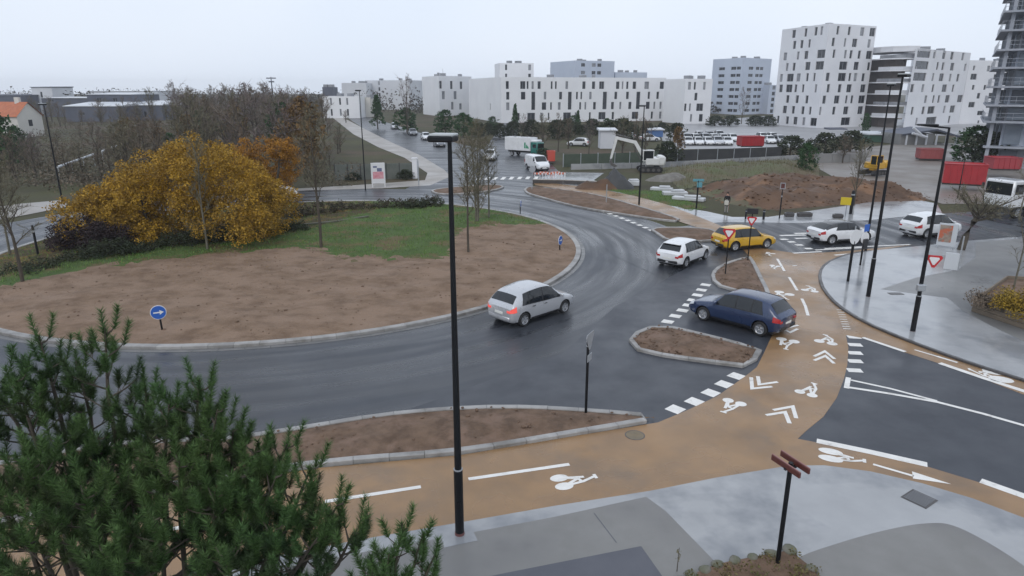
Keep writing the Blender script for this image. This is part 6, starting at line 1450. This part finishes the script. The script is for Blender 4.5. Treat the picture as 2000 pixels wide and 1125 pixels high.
for px, Y, yt, pr, lab in [(342,170,158,1,'tall hazy bare tree rising above the woodland right of the slate buildings'),(440,180,163,0,'tall hazy bare tree rising above the middle of the woodland'),(480,190,158,3,'slim tall tree on the skyline of the woodland left of the mast'),(365,150,172,2,'tall olive bare tree above the woodland left of centre'),(560,160,168,1,'tall grey bare tree right of the mast on the woodland skyline'),(290,210,170,2,'tall bare tree behind the right end of the slate buildings')]: put(PB[pr], px, 0, yt, lab, Y=Y, wide=.9)
for px, Y, yt, lab in [(395,120,212,'dark evergreen in the woodland above the top of the golden tree'),(545,105,205,'dark evergreen in the woodland between the golden and the orange tree'),(318,95,262,'small dull evergreen in the scrub left of the golden tree top'),(215,110,268,'small dull evergreen in the scrub below the slate buildings')]: put(PE, px, 0, yt, lab, href=6, Y=Y, wide=.9)
for px, Y, yt, lab in [(455,110,208,'tan leaved tree in the middle of the woodland'),(300,105,250,'tan bush in the scrub left of the golden tree')]: put(PT, px, 0, yt, lab, href=7, Y=Y)
for px, yb, yt, lab in [(585,338,205,'tan leaved tree in the woodland between the orange tree and the far road'),(598,320,192,'pale tan tree standing above the woodland left of the far road'),(255,300,232,'rusty brown tree in front of the slate buildings'),(372,310,225,'reddish brown tree in the woodland left of centre')]: put(PT, px, yb, yt, lab, href=7)
put(PE, -2, 330, 212, 'dark evergreen tree in front of the red roofed house at the left edge', href=6, wide=.85); put(PE, 38, 318, 250, 'lower dark evergreen beside the larger one at the left edge', href=6)
put(PC, 738, 252, 186, 'dense conical tree beside the start of the far road', href=8, wide=1.0)
put(PB[1], 796, 262, 146, 'tall hazy bare tree in front of the pale flat topped block', href=8, wide=.7)
for px, yb, yt, lab in [(795,258,212,'dark bush beside the cars parked on the far road'),(870,262,216,'large dark bush right of the cars parked on the far road'),(905,268,222,'dull bush behind the white lorry on its left'),(962,252,228,'dark round bush left of the long white block'),(1120,252,226,'dark bush in front of the middle of the long white block'),(1185,262,232,'bush to the right of the middle of the long white block')]: put(PE, px, yb, yt, lab, href=6, wide=1.25)
put(PC, 1006, 262, 204, 'dark narrow evergreen at the left end of the long white block', href=8, wide=.7); put(PC, 1128, 256, 216, 'small dark cone shaped tree before the long white block', href=8, wide=.8)
for i, px in enumerate(range(930, 1330, 26)): put(PS, px+r.uniform(-8,8), 266+r.uniform(-6,10), 238+r.uniform(-4,8), 'low dull bush in the strip before the long white block', 'bushes before the long white block', href=3, wide=1.1)
for i, (px, yb, yt) in enumerate([(1060,300,222),(1090,296,218),(1110,290,228),(1150,300,232),(1215,306,226),(1240,300,218),(1258,306,230),(1022,268,222)]): put(PB[(i+2)%4], px, yb, yt, 'thin olive bare tree in the strip behind the excavator', 'bare trees behind the excavator', wide=1.0)
put(PE, 1572, 336, 280, 'round dark green bush on top of the mud bank', href=6, wide=.85)
put(PT, 1322, 300, 248, 'small tan leaved tree at the near corner of the far car park', href=7, wide=.8)
for px, yb, yt, wd_, lab in [(1542,306,268,1.3,'dull hedge bush to the right of the red container at the car park'),(1610,300,262,1.2,'brownish bush left of the tower lamp posts'),(1660,296,258,1.2,'second brownish bush near the foot of the white tower'),(1302,318,278,1.0,'green bush at the left end of the dark site fence'),(1060,318,292,1.3,'dark scrub bush behind the white van')]: put(PS, px, yb, yt, lab, href=3, wide=wd_)
put(PB[0], 1645, 318, 262, 'brown bare tree behind the mud bank near the two tall lamp posts', wide=1.3); put(PB[2], 1668, 402, 268, 'olive bare sapling in front of the mud bank by the yellow board', wide=.5)
put(PE, 1688, 262, 222, 'dark evergreen at the foot of the curved balconies', href=6, wide=.6); put(PE, 1900, 318, 248, 'large dull bush left of the concrete tower', href=6, wide=1.5); put(PS, 1930, 322, 262, 'second dull bush touching the concrete tower', href=3, wide=1.0)
put(PB[1], 1448, 242, 172, 'hazy bare tree in front of the blue grey tower', wide=.8); put(PB[3], 1004, 330, 330-90, 'bare sapling on the verge left of the lorry', wide=.6) if 0 else None
for px, lab in [(1395,'left bush'),(1425,'middle bush'),(1475,'right bush'),(1500,'end bush')]: put(PS, px, 246, 227, lab+' of the low row before the blue grey tower', href=3, wide=1.6)
for px, yb, yt in [(1210,352,290)] if 0 else []: pass
put(PS, 690, 352, 338, 'low bush in front of the board fence', href=3, wide=1.4) ; put(PS, 792, 350, 332, 'dark round bush before the right end of the board fence', href=3, wide=1.2)
for i, (px, yb, yt) in enumerate([(660,300,262),(645,330,285),(618,345,300),(640,262,226),(676,240,215)]): put(PB[i%4], px, yb, yt, 'brown leafless shrub on the verge left of the far road', 'shrubs left of the far road', wide=1.5)
for x in (PB+[PE,PC,PT,PS]):
    for c in KID.get(x.name, []): bpy.data.objects.remove(c)
    bpy.data.objects.remove(x)
# ---- woodland floor scrub and the far treeline (masses nobody could count)
r = random.Random(90); q = MB()
for k in range(2200):
    Y = 64+150*r.random()**1.4; px = r.uniform(-60,690); P_ = Vector((at(px,180,Y).x, Y))
    if (P_-RC).length < 28.5 or (Y > 84 and P_.x > -26-(Y-90)*.30) or (P_.x < -36 and Y < 66+(-P_.x-38)*.25): continue
    leaves(q, (P_.x,P_.y,r.uniform(.2,1.3)), (1.1,1.1,.7), 26, .24, r)
o = q.build('woodland_scrub', leafm('scrub_twigs', (.135,.105,.076), (.10,.09,.062), .4, .12)); o['kind'] = 'stuff'
q = MB()
for k in range(2600):
    Y = r.uniform(290,620); x = r.uniform(-1.0,.35)*Y*.85; hh = r.uniform(4,9.5)*(1.3 if noise.noise(Vector((x*.02,Y*.02,2))) > .12 else .85)
    leaves(q, (x,Y,hh*.45), (4.2,4.2,hh*.5), 26, 1.1, r)
o = q.build('far_treeline', leafm('far_tree_twigs', (.055,.055,.045), (.07,.06,.05), .3, .05)); o['kind'] = 'stuff'
# ---- clods and stones lying on the bare earth
r = random.Random(17); q = MB(); T_ = MB().rbox((0,0,0),(1,1,1),.25)
inner_all = SP
for k in range(2600):
    if k < 1500:
        a = r.uniform(0,2*pi); d = (RR-.8)*sqrt(r.random()); x, y = RC.x+d*cos(a), RC.y+d*sin(a)
        if in_poly(x,y,grassP) or y > 48: continue
        z = isl_h(x,y)
    else:
        P = SP[r.choice([0,0,0,1,1,2])]; xs = [v.x for v in P]; ys = [v.y for v in P]; x, y = r.uniform(min(xs),max(xs)), r.uniform(min(ys),max(ys))
        if not in_poly(x,y,P): continue
        z = .18
    s = r.uniform(.03,.09)*(1.6 if r.random() < .08 else 1); M = Matrix.Translation((x,y,z)) @ Matrix.Rotation(r.uniform(0,6),4,'Z') @ Matrix.Rotation(r.uniform(-.5,.5),4,'X') @ Matrix.Diagonal((s*r.uniform(.8,1.6),s,s*.6,1))
    q.add(T_.v, T_.f, 0, M)
o = q.build('soil_clods', M_bed); o['kind'] = 'stuff'
q = MB()
for k in range(900):
    P = mudP; xs = [v.x for v in P]; ys = [v.y for v in P]; x, y = r.uniform(min(xs),max(xs)), r.uniform(min(ys),max(ys))
    if not in_poly(x,y,P): continue
    s = r.uniform(.07,.24); q.add(T_.v, T_.f, 0, Matrix.Translation((x,y,mud_h(x,y)+.02)) @ Matrix.Rotation(r.uniform(0,6),4,'Z') @ Matrix.Rotation(r.uniform(-.6,.6),4,'X') @ Matrix.Diagonal((s*r.uniform(.8,1.7),s,s*.6,1)))
o = q.build('mud_clods', M_mud); o['kind'] = 'stuff'

# ---- fallen leaves
r = random.Random(63); q = MB()
for k in range(3400):
    if k < 3400: x, y = RC.x-5.5+r.gauss(0,5), RC.y+1+r.gauss(0,4)
    else:
        p = G(r.uniform(250,1900), r.uniform(830,1100)); x, y = p.x, p.y
    ins = hypot(x-RC.x,y-RC.y) < RR-.7
    if k < 3400 and not ins: continue
    z = isl_h(x,y)+.03 if ins else .045 ; s = r.uniform(.03,.06); a = r.uniform(0,6.3); t_ = r.uniform(-.2,.2); o = len(q.v)
    if not ins and any(in_poly(x,y,[tuple(v) for v in P]) for P in SP[:1]): continue
    for dx, dy in ((-1,0),(0,-.6),(1,0),(0,.6)): q.v.append((x+s*(dx*cos(a)-dy*sin(a)), y+s*(dx*sin(a)+dy*cos(a)), z+s*.25*dx*t_))
    q.f.append((o,o+1,o+2,o+3)); q.m.append(0)
o = q.build('fallen_leaves', leafm('fallen_leaf', (.26,.15,.03), (.14,.085,.03), .5, 1.0)); o['kind'] = 'stuff'
# ================================================================== the person on the far pavement
p = G(1418,417); per = thing('person', 'person in a dark jacket and pale trousers standing on the far pavement', 'person', (p.x,p.y,.02), radians(-25))
J = [(0,0,.95),(0,0,1.12),(0,.01,1.30),(0,.0,1.44),(0,-.01,1.53),(0,-.02,1.62),(0,-.015,1.73),            # pelvis .. head
     (.09,0,.90),(.10,-.01,.50),(.10,.02,.09),(.10,-.14,.04),(-.09,0,.90),(-.10,-.03,.50),(-.10,.0,.09),(-.10,-.16,.04),   # legs
     (.17,0,1.41),(.22,.02,1.14),(.19,-.12,.93),(.18,-.17,.86),(-.17,0,1.41),(-.23,.01,1.14),(-.20,-.14,.96),(-.19,-.2,.90)]
Ed = [(0,1),(1,2),(2,3),(3,4),(4,5),(5,6),(0,7),(7,8),(8,9),(9,10),(0,11),(11,12),(12,13),(13,14),(3,15),(15,16),(16,17),(17,18),(3,19),(19,20),(20,21),(21,22)]
Rd = [.15,.135,.15,.12,.055,.085,.085,.10,.068,.045,.04,.10,.068,.045,.04,.07,.05,.036,.03,.07,.05,.036,.03]
me = bpy.data.meshes.new('body'); me.from_pydata(J, Ed, []); bo = link('body', me, per)
md = bo.modifiers.new('s','SKIN'); me.skin_vertices[0].data[0].use_root = True
for i, q_ in enumerate(Rd): me.skin_vertices[0].data[i].radius = (q_, q_*(.75 if i < 4 else 1))
bo.modifiers.new('u','SUBSURF').levels = 1; bpy.context.view_layer.update()
m2 = bpy.data.meshes.new_from_object(bo.evaluated_get(bpy.context.evaluated_depsgraph_get())); bo.modifiers.clear(); bo.data = m2
for c in (mat('dark_jacket', (.014,.014,.016), rough=(.8,.8)), mat('pale_trousers', (.30,.29,.28), rough=(.8,.8)), mat('skin', (.45,.26,.19), rough=(.55,.55)), M_black): m2.materials.append(c)
for f in m2.polygons:
    z = f.center.z; x = abs(f.center.x); f.use_smooth = True
    f.material_index = 3 if z < .10 else 2 if (z > 1.50 or (x > .14 and z < .92)) else 1 if z < .62 else 0
q = MB(); q.lathe([(.0,1.80),(.06,1.79),(.1,1.74),(.105,1.68),(.09,1.60)], 14, 'Z', (0,.015,0)); q.build('hair', mat('dark_hair', (.02,.015,.012), rough=(.7,.7)), per, smooth=180)
b = thing('bag', 'pale carrier bag held in front of the person on the far pavement', 'bag', (p.x-.12,p.y-.26,.72), radians(-25)); q = MB(); q.rbox((0,0,.22), (.34,.14,.40), .04); q.build('bag_body', mat('bag_pale', (.5,.48,.42), rough=(.6,.6)), b, smooth=40)
q = MB(); q.tube([(-.09,0,.41),(-.05,0,.50),(.05,0,.50),(.09,0,.41)], .012, 6); q.build('bag_handle', mat('bag_pale', (.60,.58,.5)), b)
# ------------------------------------------------------------------ haze (drizzly air)
if HAZE:
    mb = MB(); mb.box((0, 765, 14.0), (2820, 1690, 30.06)); hz = mb.build('haze', bpy.data.materials.new('drizzle_haze'), kind='stuff')
    hm = hz.data.materials[0]; hm.use_nodes = True; N, L = nodes_of(hm); N.clear()
    o = N.new('ShaderNodeOutputMaterial'); pv = N.new('ShaderNodeVolumePrincipled'); pv.inputs['Density'].default_value = HAZE
    pv.inputs['Color'].default_value = (.93, .95, 1, 1); pv.inputs['Anisotropy'].default_value = .2
    L.new(pv.outputs[0], o.inputs['Volume'])
